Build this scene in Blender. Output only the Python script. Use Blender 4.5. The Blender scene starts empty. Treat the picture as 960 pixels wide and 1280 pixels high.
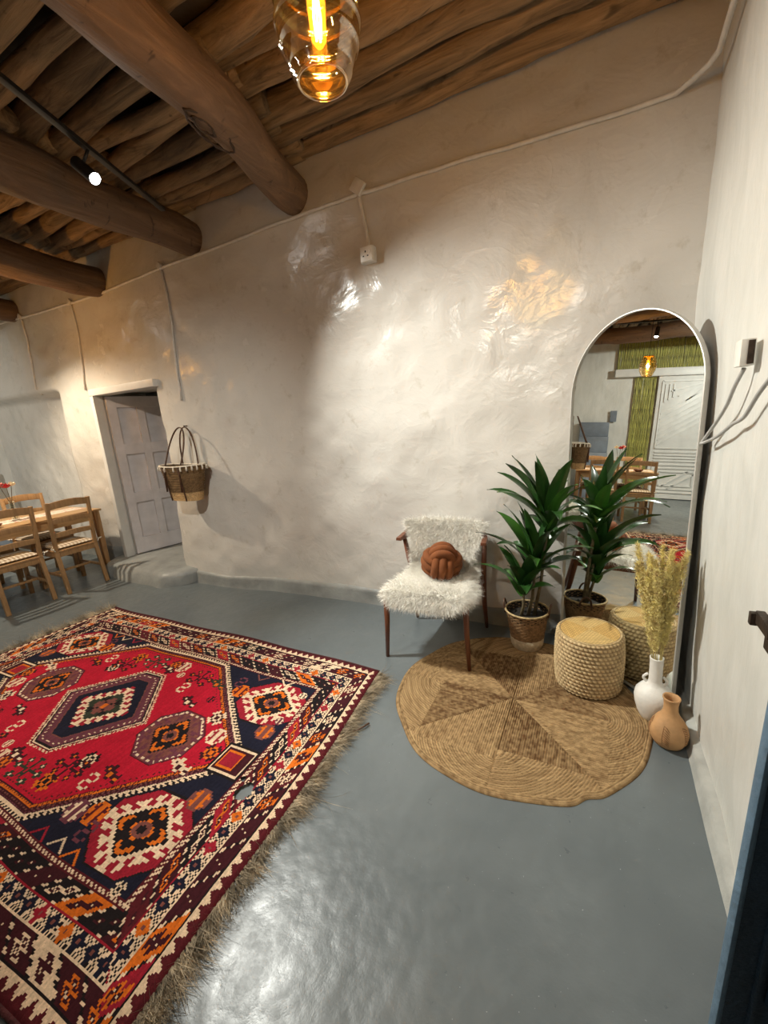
import bpy, bmesh, math, random
import numpy as np
from mathutils import Vector, Matrix, noise

random.seed(7)
rng = np.random.default_rng(11)
scene = bpy.context.scene
col = scene.collection
PI = math.pi

# ------------------------------------------------------------------ camera, world, lights, exposure
cam_d = bpy.data.cameras.new('camera')
cam = bpy.data.objects.new('camera', cam_d)
col.objects.link(cam)
cam_d.sensor_fit = 'HORIZONTAL'
cam_d.sensor_width = 36.0
cam_d.lens = 36.0 * 518.0 / 960.0
cam_d.clip_start = 0.02
right = Vector((0.88804072, 0.45417126, -0.07149931))
down = Vector((0.03794214, -0.22737639, -0.97306751))
fwd = Vector((-0.45819655, 0.86141073, -0.21915173))
m = Matrix((right, -down, -fwd)).transposed().to_4x4()
m.translation = Vector((0, 0, 1.5))
cam.matrix_world = m
scene.camera = cam

world = bpy.data.worlds.new('world')
scene.world = world
world.use_nodes = True
world.node_tree.nodes['Background'].inputs[0].default_value = (0.55, 0.65, 0.85, 1)
world.node_tree.nodes['Background'].inputs[1].default_value = 0.02

scene.view_settings.view_transform = 'Standard'
scene.view_settings.look = 'None'
scene.view_settings.exposure = 0.0
scene.view_settings.gamma = 1.0
scene.view_settings.use_curve_mapping = False
scene.cycles.max_bounces = 10
scene.cycles.transparent_max_bounces = 16


def spot(name, loc, target, energy, color, size, blend, radius=0.035):
    d = bpy.data.lights.new(name, 'SPOT')
    d.energy = energy
    d.color = color
    d.spot_size = math.radians(size)
    d.spot_blend = blend
    d.shadow_soft_size = radius
    o = bpy.data.objects.new(name, d)
    col.objects.link(o)
    o.location = loc
    o.rotation_euler = (Vector(target) - Vector(loc)).to_track_quat('-Z', 'Y').to_euler()
    return o


def point(name, loc, energy, color, radius=0.03):
    d = bpy.data.lights.new(name, 'POINT')
    d.energy = energy
    d.color = color
    d.shadow_soft_size = radius
    o = bpy.data.objects.new(name, d)
    col.objects.link(o)
    o.location = loc
    return o


COOL = (0.98, 0.98, 0.90)
NEUT = (1.0, 0.85, 0.64)
WARM = (1.0, 0.62, 0.22)
SPOTS = [  # lamp location, aim, energy, colour, cone, blend
    ((-2.45, 1.60, 2.86), (0.20, 2.05, 0.42), 490, COOL, 97, 1.0),
    ((-1.98, 0.45, 2.86), (-3.2, 1.6, 0.5), 165, COOL, 112, 1.0),
    ((-5.42, 1.60, 2.85), (-5.0, 1.95, 0.0), 230, NEUT, 128, 0.6),
    ((-1.10, -0.75, 2.85), (0.2, 1.7, 0.9), 75, COOL, 90, 1.0),
    ((-4.30, -0.40, 2.85), (-7.8, 0.8, 1.2), 420, COOL, 100, 0.9),  # added fill with no fixture, lights the left end wall and its white door
]
for i, (l, t, e, c, s, b) in enumerate(SPOTS):
    spot('track_spot_and_fill', l, t, e, c, s, b)
PENDANTS = [(-0.69, 1.13, 2.515), (-4.7, 1.76, 2.30)]
for p in PENDANTS:
    point('pendant_light', (p[0], p[1], p[2] + 0.0), 44, WARM, 0.02)


# ------------------------------------------------------------------ helpers
def tag(o, label=None, cat=None, group=None, kind=None):
    if label: o['label'] = label
    if cat: o['category'] = cat
    if group: o['group'] = group
    if kind: o['kind'] = kind
    return o


def empty(name, loc=(0, 0, 0), rz=0.0, label=None, cat=None, group=None, kind=None):
    o = bpy.data.objects.new(name, None)
    col.objects.link(o)
    o.location = loc
    o.rotation_euler = (0, 0, rz)
    o.empty_display_size = 0.05
    return tag(o, label, cat, group, kind)


def link_mesh(name, me, mat, parent=None, smooth=True):
    o = bpy.data.objects.new(name, me)
    col.objects.link(o)
    if mat is not None and not me.materials:
        me.materials.append(mat)
    if smooth and me.polygons:
        me.polygons.foreach_set('use_smooth', [True] * len(me.polygons))
    if parent is not None:
        o.parent = parent
    return o


class MB:
    """Collects shapes as raw lists and links them as one mesh object."""
    def __init__(self):
        self.v = []
        self.f = []

    def add(self, vs, fs):
        n = len(self.v)
        self.v.extend([tuple(p) for p in vs])
        self.f.extend([tuple(i + n for i in f) for f in fs])
        return self

    def box(self, c, s, rot=None, taper=1.0):
        """centre, full size, optional 3x3/4x4 rotation; taper scales the top"""
        hx, hy, hz = s[0] / 2, s[1] / 2, s[2] / 2
        pts = []
        for z, k in ((-hz, 1.0), (hz, taper)):
            for x, y in ((-hx, -hy), (hx, -hy), (hx, hy), (-hx, hy)):
                pts.append(Vector((x * k, y * k, z)))
        if rot is not None:
            pts = [rot @ p for p in pts]
        c = Vector(c)
        pts = [p + c for p in pts]
        self.add(pts, [(3, 2, 1, 0), (4, 5, 6, 7), (0, 1, 5, 4), (1, 2, 6, 5), (2, 3, 7, 6), (3, 0, 4, 7)])
        return self

    def bar(self, a, b, w, d, up=(0, 0, 1), w2=None, d2=None):
        """square-section bar from a to b"""
        a, b = Vector(a), Vector(b)
        t = (b - a).normalized()
        u = Vector(up)
        s = t.cross(u)
        if s.length < 1e-4:
            s = t.cross(Vector((0, 1, 0)))
        s.normalize()
        n = s.cross(t).normalized()
        w2 = w if w2 is None else w2
        d2 = d if d2 is None else d2
        pts = []
        for p, ww, dd in ((a, w, d), (b, w2, d2)):
            for i, j in ((-1, -1), (1, -1), (1, 1), (-1, 1)):
                pts.append(p + s * (i * ww / 2) + n * (j * dd / 2))
        self.add(pts, [(3, 2, 1, 0), (4, 5, 6, 7), (0, 1, 5, 4), (1, 2, 6, 5), (2, 3, 7, 6), (3, 0, 4, 7)])
        return self

    def tube(self, path, rad, n=8, cap=True, closed=False, flat=1.0):
        path = [Vector(p) for p in path]
        k = len(path)
        if not hasattr(rad, '__len__'):
            rad = [rad] * k
        nrm = None
        rings = []
        for i in range(k):
            if closed:
                t = path[(i + 1) % k] - path[(i - 1) % k]
            else:
                t = path[min(i + 1, k - 1)] - path[max(i - 1, 0)]
            t.normalize()
            if nrm is None:
                ref = Vector((0, 0, 1)) if abs(t.z) < 0.9 else Vector((1, 0, 0))
                nrm = (ref - t * ref.dot(t)).normalized()
            else:
                nrm = (nrm - t * nrm.dot(t))
                if nrm.length < 1e-6:
                    nrm = t.orthogonal()
                nrm.normalize()
            bi = t.cross(nrm)
            rings.append([path[i] + (nrm * math.cos(2 * PI * j / n) * flat + bi * math.sin(2 * PI * j / n)) * rad[i] for j in range(n)])
        vs = [p for r in rings for p in r]
        fs = []
        for i in range(k if closed else k - 1):
            i2 = (i + 1) % k
            for j in range(n):
                j2 = (j + 1) % n
                fs.append((i * n + j, i * n + j2, i2 * n + j2, i2 * n + j))
        if cap and not closed:
            fs.append(tuple(reversed(range(n))))
            fs.append(tuple((k - 1) * n + j for j in range(n)))
        self.add(vs, fs)
        return self

    def lathe(self, prof, n=32, c=(0, 0, 0), caps=False):
        """prof: list of (r, z)"""
        vs, fs = [], []
        for r, z in prof:
            for j in range(n):
                a = 2 * PI * j / n
                vs.append((c[0] + r * math.cos(a), c[1] + r * math.sin(a), c[2] + z))
        for i in range(len(prof) - 1):
            for j in range(n):
                j2 = (j + 1) % n
                fs.append((i * n + j, i * n + j2, (i + 1) * n + j2, (i + 1) * n + j))
        if caps:
            fs.append(tuple(reversed(range(n))))
            fs.append(tuple((len(prof) - 1) * n + j for j in range(n)))
        self.add(vs, fs)
        return self

    def mesh(self, name):
        me = bpy.data.meshes.new(name)
        me.from_pydata(self.v, [], self.f)
        me.update()
        return me

    def build(self, name, mat, parent=None, smooth=True, bevel=0.0, seg=2):
        me = self.mesh(name)
        if bevel > 0:
            bm = bmesh.new()
            bm.from_mesh(me)
            ed = [e for e in bm.edges if len(e.link_faces) == 2 and e.calc_face_angle(0) > 0.5]
            bmesh.ops.bevel(bm, geom=ed, offset=bevel, segments=seg, profile=0.6, affect='EDGES', clamp_overlap=True)
            bm.to_mesh(me)
            bm.free()
        o = link_mesh(name, me, mat, parent, smooth)
        if bevel > 0 or not smooth:
            try:
                me.set_sharp_from_angle(angle=math.radians(40))
            except Exception:
                pass
        return o


def sharp(o, deg=40):
    o.data.set_sharp_from_angle(angle=math.radians(deg))
    return o


def np_mesh(name, verts, faces, mat, parent=None, smooth=True, face_cols=None, vert_cols=None):
    me = bpy.data.meshes.new(name)
    verts = np.asarray(verts, dtype=np.float32)
    faces = np.asarray(faces, dtype=np.int32)
    nv, nf, k = len(verts), len(faces), faces.shape[1]
    me.vertices.add(nv)
    me.vertices.foreach_set('co', verts.ravel())
    me.loops.add(nf * k)
    me.loops.foreach_set('vertex_index', faces.ravel())
    me.polygons.add(nf)
    me.polygons.foreach_set('loop_start', np.arange(0, nf * k, k, dtype=np.int32))
    me.polygons.foreach_set('loop_total', np.full(nf, k, dtype=np.int32))
    me.update(calc_edges=True)
    me.validate()
    if face_cols is not None:
        ca = me.color_attributes.new('dye', 'FLOAT_COLOR', 'CORNER')
        fc = np.repeat(np.concatenate([face_cols, np.ones((nf, 1))], 1), k, axis=0).astype(np.float32)
        ca.data.foreach_set('color', fc.ravel())
    if vert_cols is not None:
        ca = me.color_attributes.new('dye', 'FLOAT_COLOR', 'POINT')
        vc = np.concatenate([vert_cols, np.ones((nv, 1))], 1).astype(np.float32)
        ca.data.foreach_set('color', vc.ravel())
    return link_mesh(name, me, mat, parent, smooth)


def grid_faces(nu, nv, wrap_u=False):
    """vertex (i,j) = i*nv + j"""
    iu = np.arange(nu if wrap_u else nu - 1)
    jv = np.arange(nv - 1)
    I, J = np.meshgrid(iu, jv, indexing='ij')
    I2 = (I + 1) % nu
    return np.stack([I * nv + J, I2 * nv + J, I2 * nv + J + 1, I * nv + J + 1], -1).reshape(-1, 4)


def copy_tree(o, parent=None):
    c = o.copy()
    col.objects.link(c)
    if parent is not None:
        c.parent = parent
    for ch in list(o.children):
        copy_tree(ch, c)
    return c


def sstep(a, b, x):
    t = np.clip((x - a) / (b - a), 0, 1)
    return t * t * (3 - 2 * t)


# smooth value noise for numpy arrays
_perm = rng.random((64, 64, 8))
def vnoise(x, y, ch=0):
    x = np.asarray(x, float); y = np.asarray(y, float)
    xi = np.floor(x).astype(int); yi = np.floor(y).astype(int)
    fx = x - xi; fy = y - yi
    fx = fx * fx * (3 - 2 * fx); fy = fy * fy * (3 - 2 * fy)
    g = _perm[:, :, ch]
    a = g[xi % 64, yi % 64]; b = g[(xi + 1) % 64, yi % 64]
    c = g[xi % 64, (yi + 1) % 64]; d = g[(xi + 1) % 64, (yi + 1) % 64]
    return (a * (1 - fx) + b * fx) * (1 - fy) + (c * (1 - fx) + d * fx) * fy - 0.5


# ------------------------------------------------------------------ materials
class NT:
    def __init__(self, name):
        self.m = bpy.data.materials.new(name)
        self.m.use_nodes = True
        self.t = self.m.node_tree
        self.b = self.t.nodes['Principled BSDF']
        self.out = self.t.nodes['Material Output']

    def n(self, typ, **kw):
        nd = self.t.nodes.new(typ)
        for k, v in kw.items():
            if k.startswith('i_'):
                nd.inputs[k[2:].replace('_', ' ')].default_value = v
            else:
                setattr(nd, k, v)
        return nd

    def l(self, a, b):
        self.t.links.new(a, b)

    def coord(self, scale=(1, 1, 1), kind='Object', rot=(0, 0, 0)):
        tc = self.n('ShaderNodeTexCoord')
        mp = self.n('ShaderNodeMapping')
        mp.inputs['Scale'].default_value = scale
        mp.inputs['Rotation'].default_value = rot
        self.l(tc.outputs[kind], mp.inputs[0])
        return mp.outputs[0]

    def noise(self, co, scale, detail=4, rough=0.55, dist=0.0):
        nd = self.n('ShaderNodeTexNoise')
        nd.inputs['Scale'].default_value = scale
        nd.inputs['Detail'].default_value = detail
        nd.inputs['Roughness'].default_value = rough
        nd.inputs['Distortion'].default_value = dist
        self.l(co, nd.inputs['Vector'])
        return nd.outputs[0]

    def ramp(self, fac, stops):
        r = self.n('ShaderNodeValToRGB')
        el = r.color_ramp.elements
        while len(el) > 1:
            el.remove(el[-1])
        el[0].position, el[0].color = stops[0][0], (*stops[0][1], 1)
        for p, c in stops[1:]:
            e = el.new(p)
            e.color = (*c, 1)
        self.l(fac, r.inputs[0])
        return r.outputs[0]

    def mix(self, a, b, fac, mode='MIX'):
        x = self.n('ShaderNodeMix', data_type='RGBA', blend_type=mode)
        for s, v in ((x.inputs[6], a), (x.inputs[7], b), (x.inputs[0], fac)):
            if hasattr(v, 'is_output') or isinstance(v, bpy.types.NodeSocket):
                self.l(v, s)
            else:
                s.default_value = v if not isinstance(v, tuple) else (*v, 1)
        return x.outputs[2]

    def math(self, op, a, b=0.0):
        x = self.n('ShaderNodeMath', operation=op)
        for s, v in ((x.inputs[0], a), (x.inputs[1], b)):
            if isinstance(v, bpy.types.NodeSocket):
                self.l(v, s)
            else:
                s.default_value = v
        return x.outputs[0]

    def bump(self, h, strength=0.3, dist=0.02, normal=None):
        x = self.n('ShaderNodeBump')
        x.inputs['Strength'].default_value = strength
        x.inputs['Distance'].default_value = dist
        self.l(h, x.inputs['Height'])
        if normal is not None:
            self.l(normal, x.inputs['Normal'])
        return x.outputs[0]

    def set(self, col=None, rough=None, normal=None, metal=None, spec=None, **kw):
        for key, v in (('Base Color', col), ('Roughness', rough), ('Normal', normal), ('Metallic', metal), ('Specular IOR Level', spec)):
            if v is None:
                continue
            s = self.b.inputs[key]
            if isinstance(v, bpy.types.NodeSocket):
                self.l(v, s)
            else:
                s.default_value = (*v, 1) if isinstance(v, tuple) else v
        for k, v in kw.items():
            self.b.inputs[k.replace('_', ' ')].default_value = v
        return self.m


def simple(name, c, rough=0.6, var=0.12, scale=12, bump=0.0, bscale=60, metal=0.0, stretch=(1, 1, 1), spec=None):
    t = NT(name)
    co = t.coord(stretch)
    nz = t.noise(co, scale)
    lo = tuple(max(0, x * (1 - var * 2)) for x in c)
    hi = tuple(min(1, x * (1 + var)) for x in c)
    cc = t.ramp(nz, [(0.3, lo), (0.7, hi)])
    nm = t.bump(t.noise(co, bscale), bump, 0.01) if bump else None
    return t.set(cc, rough, nm, metal, spec)


def wood(name, c, rough=0.5, axis='X', scale=6.0, contrast=0.35, bump=0.15):
    t = NT(name)
    st = {'X': (0.6, 9, 9), 'Y': (9, 0.6, 9), 'Z': (9, 9, 0.6)}[axis]
    co = t.coord(st)
    nz = t.noise(co, scale, 6, 0.6, 0.6)
    n2 = t.noise(t.coord((1, 1, 1)), 3.0, 3)
    lo = tuple(x * (1 - contrast) for x in c)
    hi = tuple(min(1, x * (1 + contrast * 0.6)) for x in c)
    a = t.ramp(nz, [(0.3, lo), (0.55, c), (0.75, hi)])
    cc = t.mix(a, lo, t.math('MULTIPLY', n2, 0.35))
    return t.set(cc, rough, t.bump(nz, bump, 0.01))


def plaster_mat(name, base=(0.67, 0.64, 0.59), rough=0.19):
    t = NT(name)
    co = t.coord()
    big = t.noise(co, 1.3, 3)
    mid = t.noise(co, 4.2, 5, 0.52, 0.5)
    ridg = t.noise(t.coord((1.0, 1.0, 1.7), rot=(0, 0.6, 0.0)), 3.6, 2, 0.45, 1.2)
    ridge = t.math('ABSOLUTE', t.math('SUBTRACT', ridg, 0.5))
    ridge = t.math('POWER', t.math('SUBTRACT', 1.0, t.math('MULTIPLY', ridge, 2.0)), 9.0)
    fine = t.noise(co, 46.0, 4, 0.65)
    h = t.math('ADD', t.math('MULTIPLY', mid, 1.2), t.math('MULTIPLY', ridge, 0.05))
    h = t.math('ADD', h, t.math('MULTIPLY', fine, 0.045))
    lo = tuple(x * 0.90 for x in base)
    cc = t.ramp(big, [(0.32, lo), (0.68, base)])
    grime = t.ramp(t.noise(co, 9.0, 6, 0.7), [(0.30, (0.86, 0.84, 0.80)), (0.42, (1, 1, 1))])
    cc = t.mix(cc, grime, 1.0, 'MULTIPLY')
    rr = t.ramp(mid, [(0.3, (rough * 0.8,) * 3), (0.7, (rough * 1.5,) * 3)])
    m = t.set(cc, rr, t.bump(h, 0.30, 0.035))
    return m


M = {}
M['plaster'] = plaster_mat('white_gloss_plaster')
def brushed_plaster():
    t = NT('white_brushed_plaster')
    co = t.coord()
    br = t.noise(t.coord((10, 10, 2.6), rot=(0.18, 0, 0)), 2.2, 6, 0.65, 1.2)
    mid = t.noise(co, 4.0, 4, 0.55)
    cc = t.ramp(t.noise(t.coord((5, 5, 1.6), rot=(0.15, 0, 0)), 1.6, 6, 0.65, 0.9), [(0.3, (0.575, 0.57, 0.525)), (0.65, (0.665, 0.655, 0.61))])
    fl = t.ramp(t.noise(co, 6.5, 6, 0.72), [(0.27, (0.62, 0.60, 0.55)), (0.33, (1, 1, 1))])
    cc = t.mix(cc, fl, 1.0, 'MULTIPLY')
    h = t.math('ADD', t.math('MULTIPLY', br, 0.35), t.math('MULTIPLY', mid, 0.9))
    return t.set(cc, 0.42, t.bump(h, 0.40, 0.03))


M['plaster_side'] = brushed_plaster()


def floor_mat():
    t = NT('grey_gloss_floor_paint')
    co = t.coord()
    a = t.noise(co, 1.7, 4)
    b = t.noise(co, 14, 6, 0.7)
    cc = t.ramp(a, [(0.3, (0.108, 0.127, 0.136)), (0.7, (0.145, 0.166, 0.174))])
    specks = t.ramp(t.noise(co, 120, 2, 0.5), [(0.735, (0, 0, 0)), (0.76, (1, 1, 1))])
    cc = t.mix(cc, (0.5, 0.52, 0.53), t.math('MULTIPLY', specks, 0.5))
    h = t.math('ADD', t.math('MULTIPLY', t.noise(co, 3.5, 3), 1.0), t.math('MULTIPLY', b, 0.16))
    rr = t.ramp(b, [(0.3, (0.26,) * 3), (0.75, (0.44,) * 3)])
    return t.set(cc, rr, t.bump(h, 0.30, 0.03))


M['floor'] = floor_mat()
M['grey_paint'] = simple('grey_skirting_paint', (0.30, 0.31, 0.30), 0.45, 0.15, 5, 0.4, 30)


def bark(name, c, dark=0.35, rough=0.8, st=(0.7, 7, 7), sp=None):
    t = NT(name)
    co = t.coord(st)
    oi = t.n('ShaderNodeObjectInfo')
    nz = t.noise(co, 3.0, 6, 0.65, 0.9)
    kn = t.noise(t.coord((2.2, 5, 5)), 2.2, 2, 0.5, 1.5)
    a = t.ramp(nz, [(0.28, tuple(x * dark for x in c)), (0.5, tuple(x * 0.8 for x in c)), (0.72, tuple(min(1, x * 1.25) for x in c))])
    k = t.ramp(kn, [(0.66, (0, 0, 0)), (0.74, (1, 1, 1))])
    cc = t.mix(a, tuple(x * 0.22 for x in c), t.math('MULTIPLY', k, 0.8))
    var = t.math('ADD', t.math('MULTIPLY', oi.outputs['Random'], 0.7), 0.6)
    vv = t.n('ShaderNodeVectorMath', operation='SCALE')
    t.l(cc, vv.inputs[0]); t.l(var, vv.inputs['Scale'])
    return t.set(vv.outputs[0], rough, t.bump(nz, 0.6, 0.03))


M['pole'] = bark('bark_pole', (0.36, 0.225, 0.11), 0.2)
M['beam'] = bark('smooth_beam_timber', (0.22, 0.13, 0.072), 0.6, 0.62, (5, 0.5, 5))
M['earth'] = simple('packed_earth_roof', (0.06, 0.04, 0.022), 0.95, 0.25, 5, 0.6, 22)
M['white_paint'] = simple('white_door_paint', (0.70, 0.69, 0.66), 0.42, 0.05, 6, 0.08, 40)
M['lilac_paint'] = simple('pale_lilac_door_paint', (0.72, 0.69, 0.71), 0.45, 0.07, 7, 0.12, 30)
M['conduit'] = simple('painted_conduit', (0.68, 0.65, 0.60), 0.4, 0.06, 20)
M['socket'] = simple('white_plastic', (0.76, 0.74, 0.69), 0.35, 0.03, 20)
M['dark_hole'] = simple('dark_hole', (0.012, 0.010, 0.009), 0.8)
M['black_metal'] = simple('black_metal', (0.015, 0.015, 0.016), 0.4, 0.1, 20, 0, 60, 0.3)
M['teak'] = wood('dark_teak', (0.16, 0.055, 0.026), 0.38, 'Z')
M['teak_x'] = wood('dark_teak_across', (0.16, 0.055, 0.026), 0.38, 'X')
M['pine'] = wood('stained_pine', (0.42, 0.235, 0.10), 0.5, 'Z')
M['pine_y'] = wood('stained_pine_board', (0.50, 0.30, 0.13), 0.42, 'Y')
M['wool'] = simple('cream_wool', (0.86, 0.83, 0.76), 0.9, 0.06, 30)
M['skin'] = simple('sheep_hide', (0.72, 0.66, 0.55), 0.9, 0.08, 20)
M['rust_velvet'] = simple('rust_knit', (0.20, 0.058, 0.012), 0.9, 0.12, 25, 0.35, 260)
M['straw'] = simple('straw_weave', (0.55, 0.40, 0.20), 0.8, 0.2, 60, 0.5, 180)
M['straw_dark'] = simple('brown_straw_weave', (0.25, 0.155, 0.075), 0.85, 0.3, 70, 0.6, 200)
M['leather'] = simple('brown_leather', (0.10, 0.045, 0.022), 0.5, 0.2, 30)
M['tassel'] = simple('cream_tassel', (0.78, 0.70, 0.58), 0.9, 0.1, 30)
M['soil'] = simple('potting_soil', (0.02, 0.015, 0.01), 0.95, 0.3, 60, 0.8, 80)
M['stem'] = simple('cane_stem', (0.16, 0.12, 0.06), 0.7, 0.25, 40, 0.4, 80)
M['white_ceramic'] = simple('white_ceramic', (0.78, 0.76, 0.71), 0.5, 0.05, 20, 0.15, 90)
M['pampas'] = simple('dried_grass', (0.98, 0.71, 0.29), 0.9, 0.25, 40)
M['terracotta'] = simple('tan_terracotta', (0.54, 0.30, 0.13), 0.7, 0.14, 12, 0.15, 60)
M['terracotta_dark'] = simple('carved_terracotta', (0.30, 0.15, 0.06), 0.8)
M['navy_paint'] = simple('navy_door_paint', (0.014, 0.032, 0.055), 0.5, 0.2, 14, 0.4, 60)
M['blue_edge'] = simple('pale_blue_edge', (0.13, 0.21, 0.29), 0.5, 0.15, 14, 0.3, 60)  # leaf edge coloured paler than the navy boards
M['iron'] = simple('rusty_iron', (0.05, 0.032, 0.02), 0.6, 0.3, 40, 0.3, 90, 0.5)
M['cable'] = simple('grey_cable', (0.42, 0.41, 0.39), 0.5, 0.05)
M['bamboo'] = simple('green_bamboo', (0.42, 0.40, 0.10), 0.5, 0.35, 6, 0.2, 60, 0, (6, 6, 1.2))
M['step_grey'] = simple('blue_grey_step_paint', (0.16, 0.19, 0.23), 0.5, 0.1, 6)
M['amber_metal'] = simple('brass', (0.55, 0.33, 0.08), 0.3, 0.1, 20, 0, 60, 0.9)
M['silver_frame'] = simple('pale_aluminium_frame', (0.55, 0.53, 0.49), 0.4, 0.04, 20, 0, 60, 0.4)
M['wicker_edge'] = simple('brown_wicker', (0.30, 0.17, 0.075), 0.7, 0.25, 60, 0.6, 160)

t = NT('mirror_silver')
M['mirror'] = t.set((0.90, 0.93, 0.90), 0.0, None, 1.0)


def leaf_mat():
    t = NT('glossy_leaf')
    oi = t.n('ShaderNodeObjectInfo')
    co = t.coord((60, 60, 4))
    nz = t.noise(co, 2.0, 3)
    a = t.ramp(oi.outputs['Random'], [(0.0, (0.005, 0.024, 0.008)), (0.6, (0.011, 0.050, 0.011)), (1.0, (0.045, 0.14, 0.018))])
    cc = t.mix(a, (0.09, 0.22, 0.035), t.math('MULTIPLY', nz, 0.28))
    m = t.set(cc, 0.28, t.bump(nz, 0.15, 0.003))
    return m


M['leaf'] = leaf_mat()


def dye_mat(name, rough=0.95, bscale=300, bstr=0.4, gain=1.0, var=0.3, vscale=9):
    t = NT(name)
    at = t.n('ShaderNodeVertexColor', layer_name='dye')
    co = t.coord()
    nz = t.noise(co, vscale, 5, 0.6)
    fine = t.noise(co, bscale, 2)
    f = t.math('ADD', t.math('MULTIPLY', nz, var * 2), gain - var)
    f = t.math('MULTIPLY', f, t.math('ADD', t.math('MULTIPLY', fine, 0.5), 0.75))
    v = t.n('ShaderNodeVectorMath', operation='SCALE')
    t.l(at.outputs[0], v.inputs[0]); t.l(f, v.inputs['Scale'])
    return t.set(v.outputs[0], rough, t.bump(fine, bstr, 0.004), spec=0.15)


M['rug_pile'] = dye_mat('rug_pile')
M['seagrass'] = dye_mat('seagrass_braid', 0.75, 220, 0.5, 1.0, 0.18, 14)
M['pouf_braid'] = dye_mat('pouf_braid', 0.75, 240, 0.5, 1.0, 0.2, 30)
M['fringe'] = simple('wool_fringe', (0.46, 0.375, 0.26), 0.95, 0.4, 14)
M['rug_edge'] = simple('maroon_overcast_edge', (0.075, 0.012, 0.014), 0.95, 0.2, 40, 0.6, 120)


def gingham():
    t = NT('beige_gingham')
    tc = t.n('ShaderNodeTexCoord')
    sp = t.n('ShaderNodeSeparateXYZ')
    t.l(tc.outputs['Object'], sp.inputs[0])
    def stripe(s):
        fr = t.math('FRACT', t.math('MULTIPLY', s, 1 / 0.034))
        return t.math('GREATER_THAN', fr, 0.5)
    s = t.math('ADD', stripe(sp.outputs[0]), stripe(sp.outputs[1]))
    c = t.ramp(t.math('MULTIPLY', s, 0.5), [(0.0, (0.70, 0.63, 0.52)), (0.25, (0.46, 0.37, 0.27)), (0.75, (0.26, 0.19, 0.125))])
    t.t.nodes[-1].color_ramp.interpolation = 'CONSTANT' if hasattr(t.t.nodes[-1], 'color_ramp') else 'LINEAR'
    return t.set(c, 0.9)


M['gingham'] = gingham()


def runner():
    t = NT('red_white_runner')
    co = t.coord((14, 9, 1))
    v = t.n('ShaderNodeTexVoronoi')
    v.inputs['Scale'].default_value = 1.6
    t.l(co, v.inputs['Vector'])
    c = t.ramp(v.outputs[0], [(0.22, (0.40, 0.05, 0.04)), (0.30, (0.72, 0.62, 0.50)), (0.7, (0.70, 0.55, 0.45))])
    return t.set(c, 0.9)


M['runner'] = runner()
M['rose_red'] = simple('red_petal', (0.55, 0.02, 0.03), 0.6)
M['rose_pink'] = simple('pink_petal', (0.80, 0.40, 0.34), 0.6)
M['rose_cream'] = simple('cream_petal', (0.82, 0.70, 0.50), 0.6)


def thin_glass(name, tint, refl=0.12, rough=0.03):
    m = bpy.data.materials.new(name)
    m.use_nodes = True
    nt = m.node_tree
    nt.nodes.clear()
    out = nt.nodes.new('ShaderNodeOutputMaterial')
    tr = nt.nodes.new('ShaderNodeBsdfTransparent'); tr.inputs[0].default_value = (*tint, 1)
    gl = nt.nodes.new('ShaderNodeBsdfGlossy'); gl.inputs[0].default_value = (1, 0.95, 0.85, 1); gl.inputs['Roughness'].default_value = rough
    lw = nt.nodes.new('ShaderNodeLayerWeight'); lw.inputs[0].default_value = 0.35
    ma = nt.nodes.new('ShaderNodeMath'); ma.operation = 'MULTIPLY_ADD'; ma.inputs[1].default_value = 0.75; ma.inputs[2].default_value = refl * 0.5
    mx = nt.nodes.new('ShaderNodeMixShader')
    nt.links.new(lw.outputs['Facing'], ma.inputs[0])
    nt.links.new(ma.outputs[0], mx.inputs[0])
    nt.links.new(tr.outputs[0], mx.inputs[1]); nt.links.new(gl.outputs[0], mx.inputs[2])
    nt.links.new(mx.outputs[0], out.inputs[0])
    return m


M['amber_glass'] = thin_glass('amber_glass', (1.0, 0.82, 0.45), 0.30, 0.06)
M['clear_glass'] = thin_glass('clear_glass', (0.93, 0.96, 0.95))


def emit(name, c, s):
    t = NT(name)
    t.set((0.02, 0.02, 0.02), 0.5)
    t.b.inputs['Emission Color'].default_value = (*c, 1)
    t.b.inputs['Emission Strength'].default_value = s
    return t.m


M['filament'] = emit('glowing_filament', (1.0, 0.62, 0.16), 120)
def glow_glass():
    m = bpy.data.materials.new('glowing_bulb_glass')
    m.use_nodes = True
    nt = m.node_tree
    nt.nodes.clear()
    out = nt.nodes.new('ShaderNodeOutputMaterial')
    tr = nt.nodes.new('ShaderNodeBsdfTransparent'); tr.inputs[0].default_value = (1, 0.85, 0.5, 1)
    em = nt.nodes.new('ShaderNodeEmission'); em.inputs[0].default_value = (1, 0.46, 0.05, 1); em.inputs[1].default_value = 4.5
    mx = nt.nodes.new('ShaderNodeMixShader'); mx.inputs[0].default_value = 0.45
    nt.links.new(tr.outputs[0], mx.inputs[1]); nt.links.new(em.outputs[0], mx.inputs[2])
    nt.links.new(mx.outputs[0], out.inputs[0])
    return m


M['glow_glass'] = glow_glass()
M['led_face'] = emit('glowing_led_face', (1.0, 0.97, 0.92), 140)

# ------------------------------------------------------------------ setting: floor, walls, ceiling
XL, XR, YB, YF, ZC = -7.8, 0.40, 2.76, -1.7, 3.36

mb = MB()
nx, ny = 60, 40
xs = np.linspace(XL - 0.3, XR + 1.2, nx); ys = np.linspace(YF - 0.3, YB + 1.6, ny)
X, Y = np.meshgrid(xs, ys, indexing='ij')
Z = np.zeros_like(X)
fl = np_mesh('floor', np.stack([X, Y, Z], -1).reshape(-1, 3), grid_faces(nx, ny), M['floor'])
tag(fl, kind='structure')

DX0, DX1, DZ0, DZ1 = -4.88, -3.86, 0.14, 2.0      # door opening in the back wall


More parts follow.
